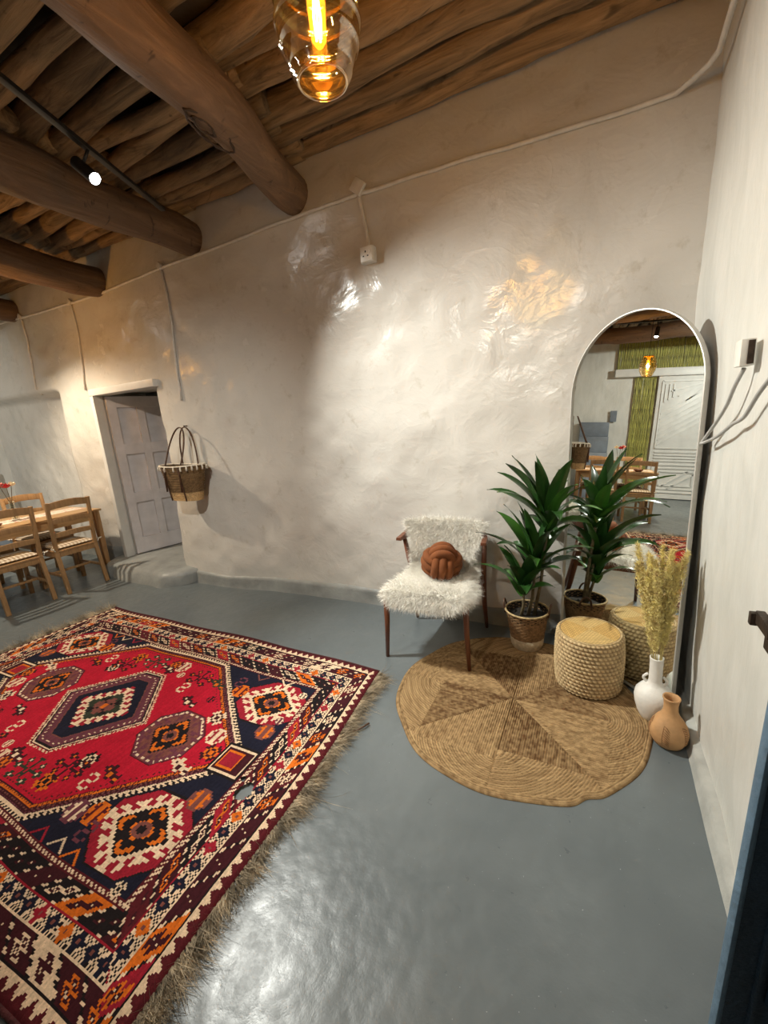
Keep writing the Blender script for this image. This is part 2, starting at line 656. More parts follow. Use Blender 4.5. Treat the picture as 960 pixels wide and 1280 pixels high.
def wall_y(x, z):
    """inner face of the back wall: lumpy hand-laid plaster with a recess at its left end"""
    y = YB + 0 * x
    y = y - 0.085 * np.exp(-((x + 3.35) / 0.55) ** 2) * (1.0 - sstep(0.2, 2.3, z) * 0.8)
    y = y - 0.05 * sstep(2.62, 2.95, z) * 0.6
    y = y + 0.05 * vnoise(x * 0.9 + 3, z * 0.9 + 7, 0) + 0.028 * vnoise(x * 2.7, z * 2.9 + 3, 1) + 0.012 * vnoise(x * 7.5, z * 8.5, 2)
    y = y + 0.16 * sstep(-5.62, -5.80, x) * sstep(2.12, 2.03, z)
    y = y - 0.035 * np.exp(-((z - 2.2) / 0.28) ** 2) * sstep(-0.9, 0.4, x)
    return y


nx, nz = 330, 132
xs = np.linspace(XL - 0.25, XR + 0.2, nx); zs = np.linspace(-0.02, ZC + 0.12, nz)
xs[np.argmin(abs(xs - DX0))] = DX0; xs[np.argmin(abs(xs - DX1))] = DX1
zs[np.argmin(abs(zs - DZ0))] = DZ0; zs[np.argmin(abs(zs - DZ1))] = DZ1
X, Z = np.meshgrid(xs, zs, indexing='ij')
Y = wall_y(X, Z)
fc = grid_faces(nx, nz)
cx_ = X.ravel()[fc].mean(1); cz_ = Z.ravel()[fc].mean(1)
keep = ~((cx_ > DX0) & (cx_ < DX1) & (cz_ > DZ0) & (cz_ < DZ1))
verts = np.stack([X, Y, Z], -1).reshape(-1, 3)
wb = np_mesh('wall_back', verts, fc[keep], M['plaster'])
tag(wb, kind='structure')
# reveal of the door opening, a few centimetres of masonry
mb = MB()
def rev(a, b):
    n = 10
    for i in range(n):
        p = [a[k] + (b[k] - a[k]) * i / n for k in range(2)]
        q = [a[k] + (b[k] - a[k]) * (i + 1) / n for k in range(2)]
        y0 = float(wall_y(np.array(p[0]), np.array(p[1]))); y1 = float(wall_y(np.array(q[0]), np.array(q[1])))
        mb.add([(p[0], y0, p[1]), (q[0], y1, q[1]), (q[0], YB + 0.55, q[1]), (p[0], YB + 0.55, p[1])], [(0, 1, 2, 3)])
rev((DX0, DZ0), (DX0, DZ1)); rev((DX0, DZ1), (DX1, DZ1)); rev((DX1, DZ1), (DX1, DZ0)); rev((DX1, DZ0), (DX0, DZ0))
o = mb.build('reveal', M['plaster_side'], wb)
# passage behind the open door
mb = MB()
mb.box((-4.4, YB + 1.62, 1.1), (2.4, 0.05, 2.4)).box((-5.6, YB + 1.1, 1.1), (0.05, 1.1, 2.4)).box((-3.2, YB + 1.1, 1.1), (0.05, 1.1, 2.4)).box((-4.4, YB + 1.1, 2.32), (2.45, 1.1, 0.05))
mb.box((-4.4, YB + 1.08, 0.06), (2.4, 1.06, 0.12))
tag(mb.build('wall_passage', M['grey_paint'], None, False), kind='structure')


def side_wall(name, axis_x, y0, y1, mat, amp=0.02, seed=0):
    ny, nz = max(8, int(abs(y1 - y0) / 0.035)), 100
    ys = np.linspace(y0, y1, ny); zs = np.linspace(-0.02, ZC + 0.12, nz)
    Y, Z = np.meshgrid(ys, zs, indexing='ij')
    X = axis_x + amp * (1.4 * vnoise(Y * 1.1 + seed, Z * 1.0, 3) + 0.7 * vnoise(Y * 3.2 + seed, Z * 3.0, 4) + 0.3 * vnoise(Y * 9, Z * 8 + seed, 5))
    return np_mesh(name, np.stack([X, Y, Z], -1).reshape(-1, 3), grid_faces(ny, nz), mat)


WRX = XR + 0.012
o = side_wall('wall_right', WRX, 1.2, YB + 0.2, M['plaster_side'], 0.022, 3)
tag(o, kind='structure')
mb = MB().box((WRX + 0.21, 1.2 + 0.005, 1.65), (0.40, 0.02, 3.4))          # end of the masonry at the doorway
mb.build('jamb_reveal', M['plaster_side'], o, False)
o = side_wall('wall_right_front', WRX, YF, -0.35, M['plaster_side'], 0.02, 9)
tag(o, kind='structure')
o = side_wall('wall_left', XL, YF, YB + 0.4, M['plaster_side'], 0.03, 5)
tag(o, kind='structure')
mb = MB().box(((XL + XR) / 2 + 0.4, YF - 0.05, 1.7), (XR - XL + 1.6, 0.1, 3.5))
tag(mb.build('wall_front', M['plaster_side'], None, False), kind='structure')
# porch outside the doorway on the right
mb = MB().box((XR + 1.5, 0.5, 1.7), (0.1, 4.6, 3.5)).box((XR + 0.85, 2.2, 1.7), (1.2, 0.1, 3.5))
tag(mb.build('wall_porch', M['grey_paint'], None, False), kind='structure')

# ceiling: packed earth above, poles below it
nx, ny = 90, 50
xs = np.linspace(XL - 0.3, XR + 1.6, nx); ys = np.linspace(YF - 0.2, YB + 0.4, ny)
X, Y = np.meshgrid(xs, ys, indexing='ij')
Z = ZC + 0.03 * vnoise(X * 2, Y * 2, 6) + 0.02 * vnoise(X * 6, Y * 6, 7)
ceil = np_mesh('ceiling', np.stack([X, Y, Z], -1).reshape(-1, 3), grid_faces(nx, ny)[:, ::-1], M['earth'])
tag(ceil, kind='structure')


def log_mesh(name, p0, p1, r0, r1, n=12, seg=22, wob=0.03, lump=0.12, seed=0, droop=0.0):
    rnd = random.Random(seed)
    p0, p1 = Vector(p0), Vector(p1)
    L = (p1 - p0).length
    t = (p1 - p0).normalized()
    s = t.cross(Vector((0, 0, 1))).normalized()
    u = s.cross(t)
    ox, oy = rnd.random() * 50, rnd.random() * 50
    knots = [(rnd.random() * L, rnd.random() * 2 * PI, rnd.uniform(0.10, 0.3)) for _ in range(max(1, int(L * 2.2)))]
    v, f = [], []
    for i in range(seg + 1):
        k = i / seg
        c = p0.lerp(p1, k) + s * (wob * 2 * noise.noise((ox + k * L * 1.1, 3.1, 0))) + u * (wob * 1.2 * noise.noise((oy + k * L * 1.1, 9.7, 0))) - u * droop * math.sin(PI * k)
        r = r0 + (r1 - r0) * k
        for j in range(n):
            a = 2 * PI * j / n
            rr = r * (1 + lump * noise.noise((k * L * 3 + ox, math.cos(a) * 0.8, math.sin(a) * 0.8 + oy)) * 1.5)
            for kl, ka, kh in knots:
                da = abs((a - ka + PI) % (2 * PI) - PI)
                rr += r * kh * math.exp(-((k * L - kl) / (r * 1.1)) ** 2 - (da / 0.6) ** 2)
            v.append(c + (s * math.cos(a) + u * math.sin(a)) * rr)
    for i in range(seg):
        for j in range(n):
            j2 = (j + 1) % n
            f.append((i * n + j, i * n + j2, (i + 1) * n + j2, (i + 1) * n + j))
    f.append(tuple(reversed(range(n)))); f.append(tuple(seg * n + j for j in range(n)))
    me = bpy.data.meshes.new(name)
    me.from_pydata([tuple(p) for p in v], [], f)
    me.update()
    return me


# beams: (wall end x, near x at y=1.17, z, r wall, r near, label)
BEAMS = [
    (-1.93, -1.68, 3.06, 0.115, 0.155, 'thick smooth brown beam with a diamond branch scar, behind the amber pendant'),
    (-3.04, -3.10, 3.04, 0.125, 0.150, 'brown beam running just left of the lit white spotlight'),
    (-4.47, -4.40, 3.02, 0.130, 0.150, 'pale bowed beam whose end enters the plaster above the lilac door'),
    (-6.10, -6.05, 3.04, 0.12, 0.14, 'short dark beam end at the far left edge above the dining table'),
]
bx_at = []
for i, (xw, xn, z, rw, rn, lab) in enumerate(BEAMS):
    slope = (xn - xw) / (2.75 - 1.17)
    y1, y0 = 2.80, YF
    me = log_mesh('roof_beam', (xw + slope * (2.75 - y0), y0, z + 0.02), (xw - slope * 0.05, y1, z), rn * 1.08, rw, 20, 60, 0.045, 0.06, 31 + i)
    o = link_mesh('roof_beam', me, M['beam'])
    tag(o, lab, 'beam', kind='thing')
    bx_at.append((xw, slope))
    if i == 0:      # the diamond scar and split on the near beam
        c0 = Vector((xw + slope * (2.75 - 1.80), 1.80, z))
        rm = MB()
        for k, (ry, rx) in enumerate(((0.17, 0.060), (0.075, 0.026))):
            pts = []
            for a in range(28):
                th = 2 * PI * a / 28
                px = rx * math.copysign(abs(math.cos(th)) ** 1.5, math.cos(th)) * (1 + 0.3 * noise.noise((a * 0.7, k, 3)))
                py = ry * math.copysign(abs(math.sin(th)) ** 1.3, math.sin(th)) * (1 + 0.25 * noise.noise((a * 0.6, k, 9))) - 0.05 * k
                an = 0.10 + px / rw
                pts.append((c0.x + slope * -py + (rw + 0.012) * math.sin(an), c0.y + py, c0.z - (rw + 0.012) * math.cos(an)))
            rm.tube(pts, [0.005 + 0.008 * abs(noise.noise((a * 0.5, k, 1))) for a in range(28)], 5, closed=True)
        rm.build('branch_scar', simple('dark_scar_wood', (0.05, 0.028, 0.016), 0.7), o)

pid = 0
bay_edges = [XR + 0.06] + [None] * 4 + [XL + 0.05]
def beam_x(i, y):
    xw, s = bx_at[i]
    return xw + s * (2.75 - y)
for bay in range(5):
    y = 2.66
    rnd = random.Random(100 + bay)
    while y > YF + 0.1:
        r = rnd.uniform(0.042, 0.078) if bay else rnd.uniform(0.045, 0.085)
        if bay == 0 and y > 2.4: r = 0.075
        xa = (XR + (0.03 if y > 1.2 else 0.5)) if bay == 0 else beam_x(bay - 1, y) + rnd.uniform(0.06, 0.16)
        xb = (XL + 0.04) if bay == 4 else beam_x(bay, y) - rnd.uniform(0.02, 0.14)
        tilt = rnd.uniform(-0.05, 0.05) if y < 2.6 else 0
        zc = 3.195 + r * 0.9 + rnd.uniform(0, 0.02)
        me = log_mesh('ceiling_pole', (xa, y + tilt, zc), (xb, y - tilt, zc + rnd.uniform(-0.01, 0.02)), r * rnd.uniform(0.85, 1.1), r * rnd.uniform(0.85, 1.1), 10, int(6 + (xa - xb) * 8), 0.034 if y < 2.55 else 0.012, 0.11, 500 + pid)
        link_mesh('ceiling_pole', me, M['pole'], ceil)
        pid += 1
        y -= 2 * r + rnd.uniform(0.012, 0.075)

# painted skirting band along the back wall, uneven
def skirting(name, x0, x1, h0, depth):
    n = int(abs(x1 - x0) / 0.04) + 2
    xs = np.linspace(x0, x1, n)
    rows = []
    hh = h0 + 0.03 * vnoise(xs * 2.2, xs * 0 + 2.5, 1) + 0.014 * vnoise(xs * 9, xs * 0 + 1.5, 2)
    for fy, fz in ((depth * 1.7, 0.0), (depth * 1.15, 0.3), (depth * 1.0, 0.75), (depth * 0.75, 1.0), (-0.02, 1.06)):
        z = hh * fz
        yy = wall_y(xs, z) - fy - 0.01 * vnoise(xs * 5, xs * 0 + fz * 3, 3)
        rows.append(np.stack([xs, yy, z], -1))
    V = np.stack(rows, 1).reshape(-1, 3)
    o = np_mesh(name, V, grid_faces(n, 5), M['grey_paint'])
    return tag(o, kind='structure')
skirting('baseboard_back', -3.95, XR - 0.01, 0.12, 0.022)
skirting('baseboard_back_left', XL, -4.92, 0.22, 0.015)
n = 60
ys = np.linspace(1.2, YB - 0.05, n)
rows = []
for fx, fz in ((0.03, 0), (0.02, 0.4), (0.016, 0.9), (-0.02, 1.0)):
    rows.append(np.stack([WRX - fx + 0.004 * vnoise(ys * 6, ys * 0 + fz, 2), ys, fz * (0.060 + 0.02 * vnoise(ys * 3, ys * 0, 1))], -1))
o = np_mesh('baseboard_right', np.stack(rows, 1).reshape(-1, 3), grid_faces(n, 4), simple('worn_skirting_paint', (0.42, 0.42, 0.39), 0.5, 0.15, 6, 0.3, 40))
tag(o, kind='structure')

# doorstep, painted like the floor
mb = MB()
pl = []
sx = np.linspace(-5.02, -3.63, 30)
for f, z in ((0.33, 0.0), (0.30, 0.09), (0.25, 0.135), (-0.05, 0.142), (-0.5, 0.142)):
    for x in sx:
        e = min(1.0, (x + 5.05) / 0.12, (-3.63 - x) / 0.25)
        yy = (float(wall_y(np.array(x), np.array(z))) if x > -4.86 and x < -3.86 or f > 0 else YB - 0.02) + 0.02 - max(0.0, e) ** 0.6 * ((f + 0.02) * (1 if f > 0 else 0)) + (abs(f) if f < 0 else 0)
        pl.append((x, yy + 0.012 * noise.noise((x * 4, z * 9, 1)), z))
k = len(sx)
fs = [(i * k + j, i * k + j + 1, (i + 1) * k + j + 1, (i + 1) * k + j) for i in range(4) for j in range(k - 1)]
mb.add(pl, fs)
o = mb.build('trim_1', M['grey_paint'])
tag(o, kind='structure')

# door 1 in the back wall: frame, leaf standing open
d1 = empty('door_1', (-4.4, YB, 0.14), kind='structure')
def fr(name, c, s, par=d1, mat='white_paint', bev=0.006, rot=None):
    cc = (c[0] - par.location[0], c[1] - par.location[1], c[2] - par.location[2])
    return MB().box(cc, s, rot).build(name, M[mat], par, True, bev)
fr('frame_jamb', (DX0 - 0.01, YB - 0.02, 1.07), (0.06, 0.10, 1.9))
fr('frame_jamb', (DX1 + 0.03, YB + 0.08, 1.07), (0.06, 0.12, 1.9))
fr('frame_head', (-4.37, YB + 0.0, 1.995), (1.10, 0.15, 0.07))
hx, hy = -4.862, YB + 0.045
ang = math.radians(75)
leaf = empty('door_leaf', (hx + 4.4, hy - YB, 0.012))
leaf.parent = d1
leaf.rotation_euler = (0, 0, ang)
LW, LH = 0.66, 1.80
MB().box((LW / 2, 0, LH / 2), (LW, 0.028, LH)).build('leaf_board', M['lilac_paint'], leaf, True, 0.003)
del_parts = []
for xx, ww in ((0.045, 0.09), (LW / 2, 0.08), (LW - 0.045, 0.09)):
    for s_ in (-1,):
        del_parts.append(((xx, s_ * 0.029, LH / 2), (ww, 0.034, LH)))
for zz, hh in ((0.09, 0.18), (0.66, 0.12), (1.22, 0.12), (LH - 0.06, 0.12)):
    del_parts.append(((LW / 2, -0.027, zz), (LW - 0.002, 0.033, hh)))
MB_ = MB()
for c, s in del_parts: MB_.box(c, s)
MB_.build('stiles_and_rails', M['lilac_paint'], leaf, False)
# children of children: a leaf is a part of the door, boards its sub-parts (done); no deeper

# ------------------------------------------------------------------ left end, seen in the mirror
# door 2: white door with raised geometric mouldings
d2 = empty('door_2', (XL + 0.06, 0.62, 0), kind='structure')
DW = 1.02
MB().box((0.02, 0, 1.255), (0.05, DW, 2.48)).build('door_panel', M['white_paint'], d2, True, 0.004)
mo = MB()
def mould(y0, z0, y1, z1, w=0.026):
    mo.bar((0.055, y0, z0), (0.055, y1, z1), w, 0.032, (1, 0, 0))
ya, yb_ = -DW / 2 + 0.08, DW / 2 - 0.08
# lower block: nested frames with diagonals
for q in range(3):
    i = 0.07 * q
    mould(ya + i, 0.15 + i, yb_ - i, 0.15 + i); mould(ya + i, 0.72 - i, yb_ - i, 0.72 - i)
    mould(ya + i, 0.15 + i, ya + i, 0.72 - i); mould(yb_ - i, 0.15 + i, yb_ - i, 0.72 - i)
mould(ya + 0.2, 0.62, yb_ - 0.2, 0.28); mould(ya + 0.1, 0.56, yb_ - 0.3, 0.22)
for q in range(4):
    mould(ya, 0.80 + 0.06 * q, yb_, 0.80 + 0.06 * q)
# diagonals in the middle
for q in range(7):
    z0 = 1.12 + 0.105 * q
    mould(yb_ - 0.02, z0, ya + 0.05, z0 + 0.52)
mould(ya, 1.06, yb_, 1.06); mould(yb_, 1.06, yb_, 2.40); mould(ya, 1.06, ya, 2.40); mould(ya, 2.40, yb_, 2.40)
for q in range(3):
    mould(ya + 0.06 + 0.07 * q, 2.34 - 0.0 * q, yb_ - 0.42 + 0.13 * q, 2.0 + 0.1 * q)
    mould(yb_ - 0.06 - 0.07 * q, 2.34, yb_ - 0.06 - 0.07 * q, 1.98 + 0.05 * q)
mo.build('raised_moulding', M['white_paint'], d2, False)
MB().tube([(0.05, -DW / 2 + 0.07, 1.02), (0.10, -DW / 2 + 0.07, 1.02), (0.10, -DW / 2 + 0.18, 1.02)], 0.009, 8).build('door_handle', M['black_metal'], d2)
o = MB().box((XL + 0.10, 0.78, 2.575), (0.16, 2.30, 0.155)).build('trim_2', M['white_paint'], None, True, 0.01)
tag(o, kind='structure')
sc = empty('bamboo_screen', (XL + 0.055, 1.3, 0), label='yellow-green bamboo cane screen beside and above the white door with carved mouldings', cat='bamboo screen')
def cane_mesh(h, r):
    prof = []
    z = 0.0
    seg = 0.27
    while z < h - 0.01:
        prof += [(r, z), (r * 0.94, z + 0.02), (r * 0.95, min(h, z + seg - 0.02)), (r * 1.08, min(h, z + seg - 0.005))]
        z += seg
    return MB().lathe(prof, 6).mesh('bamboo_cane')
long_c = [cane_mesh(2.49, 0.0125), cane_mesh(2.49, 0.014)]
short_c = [cane_mesh(0.66, 0.0125), cane_mesh(0.66, 0.014)]
yy = 1.175
while yy < 1.545:
    o = link_mesh('bamboo_cane', long_c[pid % 2], M['bamboo'], sc); pid += 1
    o.location = (rng.uniform(-0.004, 0.006), yy - 1.3, 0.0); o.rotation_euler = (rng.normal() * 0.004, 0, rng.random() * 6)
    yy += 0.026
yy = -0.35
while yy < 1.90:
    o = link_mesh('bamboo_cane', short_c[pid % 2], M['bamboo'], sc); pid += 1
    o.location = (rng.uniform(0.0, 0.012), yy - 1.3, 2.66); o.rotation_euler = (rng.normal() * 0.01, 0, rng.random() * 6)
    yy += 0.026
# stepped blue-grey plinth and plaque on the left wall
st = empty('stepped_plinth', (XL + 0.06, 2.22, 0), label='blue-grey painted stepped masonry ledge in the corner left of the bamboo screen', cat='ledge')
for q, (d, h, w) in enumerate(((0.62, 0.55, 0.56), (0.46, 0.95, 0.56), (0.30, 1.28, 0.56), (0.16, 1.58, 0.56))):
    z0 = (0.0, 0.55, 0.95, 1.28)[q]
    MB().box((d / 2, 0, (z0 + h) / 2), (d, w, h - z0)).build('step', M['step_grey'], st, True, 0.012)
o = MB().box((XL + 0.055, 1.87, 1.71), (0.025, 0.12, 0.23)).box((XL + 0.068, 1.87, 1.71), (0.01, 0.08, 0.17)).build('wall_plaque', M['step_grey'], None, False)
tag(o, 'small grey rectangular plaque on the white end wall above the blue-grey stepped ledge', 'plaque')

# ------------------------------------------------------------------ cable conduit and electrics on the walls
def wy(x, z): return float(wall_y(np.array(float(x)), np.array(float(z))))
cd = empty('cable_conduit', (-2.5, YB, 2.9), label='white painted cable trunking running along the top of the plaster walls', cat='conduit')
cl = cd.location
def run(name, pts, r=0.011):
    MB().tube([(p[0] - cl[0], p[1] - cl[1], p[2] - cl[2]) for p in pts], r, 8).build(name, M['conduit'], cd)
zc_pts = [(-6.6, 2.94), (-5.99, 2.925), (-4.97, 2.905), (-3.43, 2.90), (-1.46, 2.93), (-0.6, 2.905), (0.20, 2.88)]
pts = []
for (xa, za), (xb, zb) in zip(zc_pts[:-1], zc_pts[1:]):
    n = max(2, int((xb - xa) / 0.08))
    for q in range(n):
        x = xa + (xb - xa) * q / n; z = za + (zb - za) * q / n
        pts.append((x, wy(x, z) - 0.012, z))
pts += [(0.25, wy(0.25, 2.88) - 0.014, 2.88), (0.31, YB - 0.09, 2.885), (0.355, YB - 0.14, 2.89), (XR - 0.022, YB - 0.2, 2.895), (XR - 0.022, 2.35, 2.915), (XR - 0.022, 1.9, 2.92), (XR - 0.022, 1.3, 2.93)]
run('long_run', pts, 0.0125)
for x0, z0, x1, z1 in ((-1.455, 2.93, -1.425, 2.61), (-3.43, 2.90, -3.49, 1.80), (-4.97, 2.90, -5.06, 2.04), (-5.98, 2.93, -6.10, 2.08)):
    n = 12
    run('drop', [(x0 + (x1 - x0) * q / n, wy(x0 + (x1 - x0) * q / n, z0 + (z1 - z0) * q / n) - 0.011, z0 + (z1 - z0) * q / n) for q in range(n + 1)], 0.010 if x0 < -2 else 0.012)
for x, z in ((-1.452, 2.965), (-3.43, 2.915), (-4.97, 2.915), (-5.98, 2.94)):
    big = x > -2
    s = (0.085, 0.03, 0.085) if big else (0.05, 0.026, 0.05)
    R = Matrix.Rotation(math.radians(40), 3, 'Y')
    MB().box((x - cl[0], wy(x, z) - 0.02 - cl[1], z - cl[2]), s, R).build('junction_box', M['conduit'], cd, True, 0.005)
so = empty('wall_socket', (-1.42, wy(-1.42, 2.57) - 0.028, 2.565), label='white three-pin socket box on the plaster below the trunking junction', cat='socket')
MB().box((0, 0, 0), (0.095, 0.058, 0.095)).build('box', M['socket'], so, True, 0.006)
MB().box((0, -0.032, 0), (0.088, 0.008, 0.088)).build('face_plate', M['socket'], so, True, 0.003)
MB().box((-0.004, -0.0365, 0.014), (0.008, 0.002, 0.012)).box((-0.02, -0.0365, -0.012), (0.010, 0.002, 0.007)).box((0.012, -0.0365, -0.012), (0.010, 0.002, 0.007)).build('pin_holes', M['dark_hole'], so, False)
MB().box((0.028, -0.038, 0.012), (0.011, 0.006, 0.02)).build('rocker_switch', M['socket'], so, True, 0.002)

sw = empty('switch_box', (XR - 0.022, 1.69, 1.615), label='white surface switch box on the right wall with a dark open side', cat='switch')
sw.scale = (0.8, 0.8, 0.9)
MB().box((0, 0, 0), (0.045, 0.085, 0.085)).build('box', M['socket'], sw, True, 0.004)
MB().box((0.008, -0.045, 0.0), (0.020, 0.006, 0.075)).build('terminal_block', M['iron'], sw, True, 0.002)
def cable(name, pts, r, lab):
    V = [Vector(p) for p in pts]
    path = []
    for i in range(len(V) - 1):
        a, b = V[max(i - 1, 0)], V[min(i + 2, len(V) - 1)]
        for q in range(8):
            tt = q / 8
            p = V[i] * (1 - tt) ** 2 * (1 + 2 * tt) + V[i + 1] * tt * tt * (3 - 2 * tt) + (V[i + 1] - a) * 0.5 * tt * (1 - tt) ** 2 - (b - V[i]) * 0.5 * tt * tt * (1 - tt)
            path.append(p)
    path.append(V[-1])
    o = MB().tube(path, r, 8).build(name, M['cable'])
    return tag(o, lab, 'cable')
xw = XR - 0.014
cable('power_cable', [(xw, 1.715, 1.572), (xw - 0.01, 1.755, 1.52), (xw - 0.006, 1.85, 1.46), (xw - 0.006, 1.97, 1.40), (xw - 0.004, 2.12, 1.34), (xw - 0.008, 2.17, 1.31)], 0.006, 'pale cable hanging from the switch box in a curve towards the mirror')
cable('power_cable', [(xw, 1.40, 1.56), (xw - 0.004, 1.525, 1.496), (xw - 0.004, 1.638, 1.429), (xw - 0.008, 1.74, 1.402), (xw - 0.004, 1.78, 1.395), (xw - 0.006, 1.937, 1.349), (xw - 0.010, 2.10, 1.315), (xw - 0.014, 2.16, 1.305)], 0.006, 'pale kinked cable along the right wall below the switch box')

lt = empty('iron_latch', (XR + 0.008, 1.33, 0.912), label='dark iron latch bar sticking out of the right wall at the doorway', cat='latch')
MB().box((-0.012, -0.03, 0), (0.02, 0.10, 0.035)).build('bar', M['iron'], lt, True, 0.003)
MB().box((-0.02, 0.022, -0.008), (0.026, 0.02, 0.035)).build('hook', M['iron'], lt, True, 0.003)
MB().box((-0.008, -0.06, 0.0), (0.012, 0.05, 0.12)).build('plate', M['iron'], lt, True, 0.002)

# navy door leaf ajar in the near doorway
dr = Vector((0.90, 0.43, 0)).normalized()
nd = empty('door_3', kind='structure')
nd.matrix_world = Matrix.Translation((0.2645, 0.850, 0.0)) @ Matrix.Rotation(0.066, 4, 'X') @ Matrix.Rotation(math.atan2(dr.y, dr.x), 4, 'Z')
MB().box((0.41, 0.009, 1.05), (0.80, 0.016, 2.08)).build('leaf_boards', M['navy_paint'], nd, True, 0.003)
MB().box((0.006, 0.008, 1.05), (0.012, 0.017, 2.08)).build('leaf_edge', M['blue_edge'], nd, True, 0.003)
MB().box((0.068, -0.002, 1.05), (0.014, 0.012, 2.06)).build('cover_strip', M['navy_paint'], nd, True, 0.004)
MB().box((0.072, -0.008, 0.63), (0.03, 0.02, 0.03)).tube([(0.072, -0.012, 0.63), (0.11, -0.016, 0.628)], 0.007, 8).build('bolt', M['navy_paint'], nd, True, 0.002)
for z in (0.3, 1.1, 1.8):
    MB().box((0.42, -0.006, z), (0.66, 0.014, 0.09)).build('ledge_board', M['navy_paint'], nd, True, 0.003)

# ------------------------------------------------------------------ lighting fixtures
def aim_mat(a, b):
    q = (Vector(b) - Vector(a)).to_track_quat('-Z', 'Y')
    return q.to_matrix()
trk = empty('light_track', (-2.45, 1.60, 2.975), label='black ceiling track carrying the lit white spotlights between the two near beams', cat='track light')
MB().bar((-0.26, 0.62, 0.02), (0.60, -1.45, 0.02), 0.034, 0.022).build('rail', M['black_metal'], trk, True, 0.003)
for q in (0.5, 1.2):
    MB().tube([(0.4155 * q, -q, 0.03), (0.4155 * q, -q, 0.24)], 0.006, 6).build('hanger', M['black_metal'], trk)
trk2 = empty('light_track', (-5.42, 1.2, 3.05), label='black ceiling track with a single spotlight above the dining table', cat='track light')
MB().box((0, 0, 0.02), (0.034, 1.9, 0.022)).build('rail', M['black_metal'], trk2, True, 0.003)
def head(par, lampi):
    l, t_ = Vector(SPOTS[lampi][0]), Vector(SPOTS[lampi][1])
    R = aim_mat(l, t_)
    d = R @ Vector((0, 0, -1))
    loc = par.location
    top = l - d * 0.02
    back = l - d * 0.13
    pv = Vector((loc[0] + (0.4155 * (loc[1] - l.y) if par is trk else 0), l.y, loc[2] + 0.01))
    h = MB()
    h.tube([back - loc, top - loc + d * 0.035], [0.032, 0.032], 20, True)
    ob = h.build('spot_head', M['black_metal'], par)
    sharp(ob)
    MB().tube([l - loc + d * 0.0155, l - loc + d * 0.0175], [0.027, 0.027], 20).build('led_face', M['led_face'], ob)
    MB().tube([pv - loc, (pv + back.lerp(top, 0.4)) / 2 - loc, back.lerp(top, 0.4) - loc], 0.008, 8).build('stem', M['black_metal'], ob)
for par, li in ((trk, 0), (trk, 1), (trk2, 2)):
    l, t_ = Vector(SPOTS[li][0]), Vector(SPOTS[li][1])
    head(par, li)
for o in scene.objects:            # lamps shine from just in front of their faces; headless fills shift too
    if o.type == 'LIGHT' and o.name.startswith('track_spot'):
        d = o.matrix_basis.to_3x3() @ Vector((0, 0, -1))
        o.location = o.location + d * 0.06

def pendant(p, lab):
    root = empty('pendant_lamp', p, label=lab, cat='pendant lamp')
    prof = []
    n = 56
    for i in range(n + 1):
        k = i / n                       # bottom to top
        z = -0.135 + 0.27 * k
        r = 0.064 + 0.044 * math.sin(PI * min(1, k * 1.0)) ** 0.8
        for zz in (-0.06, -0.015, 0.04, 0.085):
            r += 0.0060 * math.exp(-((z - zz) / 0.0055) ** 2)
        if k < 0.10:
            r += 0.004 * math.cos(k * 2 * PI / 0.035)
        prof.append((r, z))
    MB().lathe(prof, 40).build('glass_shade', M['amber_glass'], root)
    MB().tube([(0.064 * math.cos(a * PI / 20), 0.064 * math.sin(a * PI / 20), -0.136) for a in range(40)], 0.004, 8, closed=True).build('glass_rim', M['amber_glass'], root)
    b_ = MB().lathe([(0.0, -0.062), (0.010, -0.060), (0.020, -0.045), (0.024, 0.03), (0.020, 0.06), (0.016, 0.075)], 16).build('bulb', M['glow_glass'], root)
    f = MB()
    for q in range(4):
        a = q * PI / 2
        f.tube([(0.007 * math.cos(a), 0.007 * math.sin(a), -0.045), (0.009 * math.cos(a + 0.6), 0.009 * math.sin(a + 0.6), 0.0), (0.006 * math.cos(a), 0.006 * math.sin(a), 0.045)], 0.0035, 6)
    f.build('filament', M['filament'], root)
    MB().lathe([(0.0, 0.14), (0.022, 0.14), (0.024, 0.08), (0.014, 0.07), (0, 0.07)], 20).build('lamp_holder', M['amber_metal'], root)
    MB().lathe([(0.067, 0.134), (0.067, 0.142), (0.02, 0.150), (0.0, 0.150)], 32).build('cap', M['amber_metal'], root)
    MB().tube([(0, 0, 0.145), (0, 0, 3.2 - p[2])], 0.004, 6).build('cord', M['black_metal'], root)
pendant(PENDANTS[0], 'amber ribbed glass pendant with a glowing bulb hanging at the top of the room')
pendant(PENDANTS[1], 'second amber pendant seen only in the mirror in front of the white lintel')
for o in scene.objects:
    if o.type == 'LIGHT' and o.name.startswith('pendant'):
        pass

# ------------------------------------------------------------------ patterned rug
RC = (-2.50, 1.065)          # centre
RA, RB = 1.37, 0.875         # half length, half width
KN = 0.0062
na, nb = int(2 * RA / KN), int(2 * RB / KN)
ga = (np.arange(na) + 0.5) * (2 * RA / na) - RA
gb = (np.arange(nb) + 0.5) * (2 * RB / nb) - RB
A_, B_ = np.meshgrid(ga, gb, indexing='ij')
PAL = dict(M=(0.085, 0.010, 0.014), R=(0.43, 0.008, 0.026), N=(0.010, 0.010, 0.022), O=(0.60, 0.13, 0.012), W=(0.72, 0.53, 0.36), B=(0.17, 0.055, 0.045), K=(0.012, 0.008, 0.009), D=(0.045, 0.008, 0.012), C=(0.28, 0.012, 0.025), P=(0.13, 0.035, 0.05), G=(0.03, 0.035, 0.022))
C_ = np.zeros((na, nb, 3))
def put(mask, c): C_[mask] = PAL[c]
fa, fb = np.abs(A_), np.abs(B_)
ta, tb = RA - fa, (RB - fb) * 0.28 / 0.30
T = np.minimum(ta, tb)
endside = ta < tb
S = np.where(endside, B_, A_) + 10.0
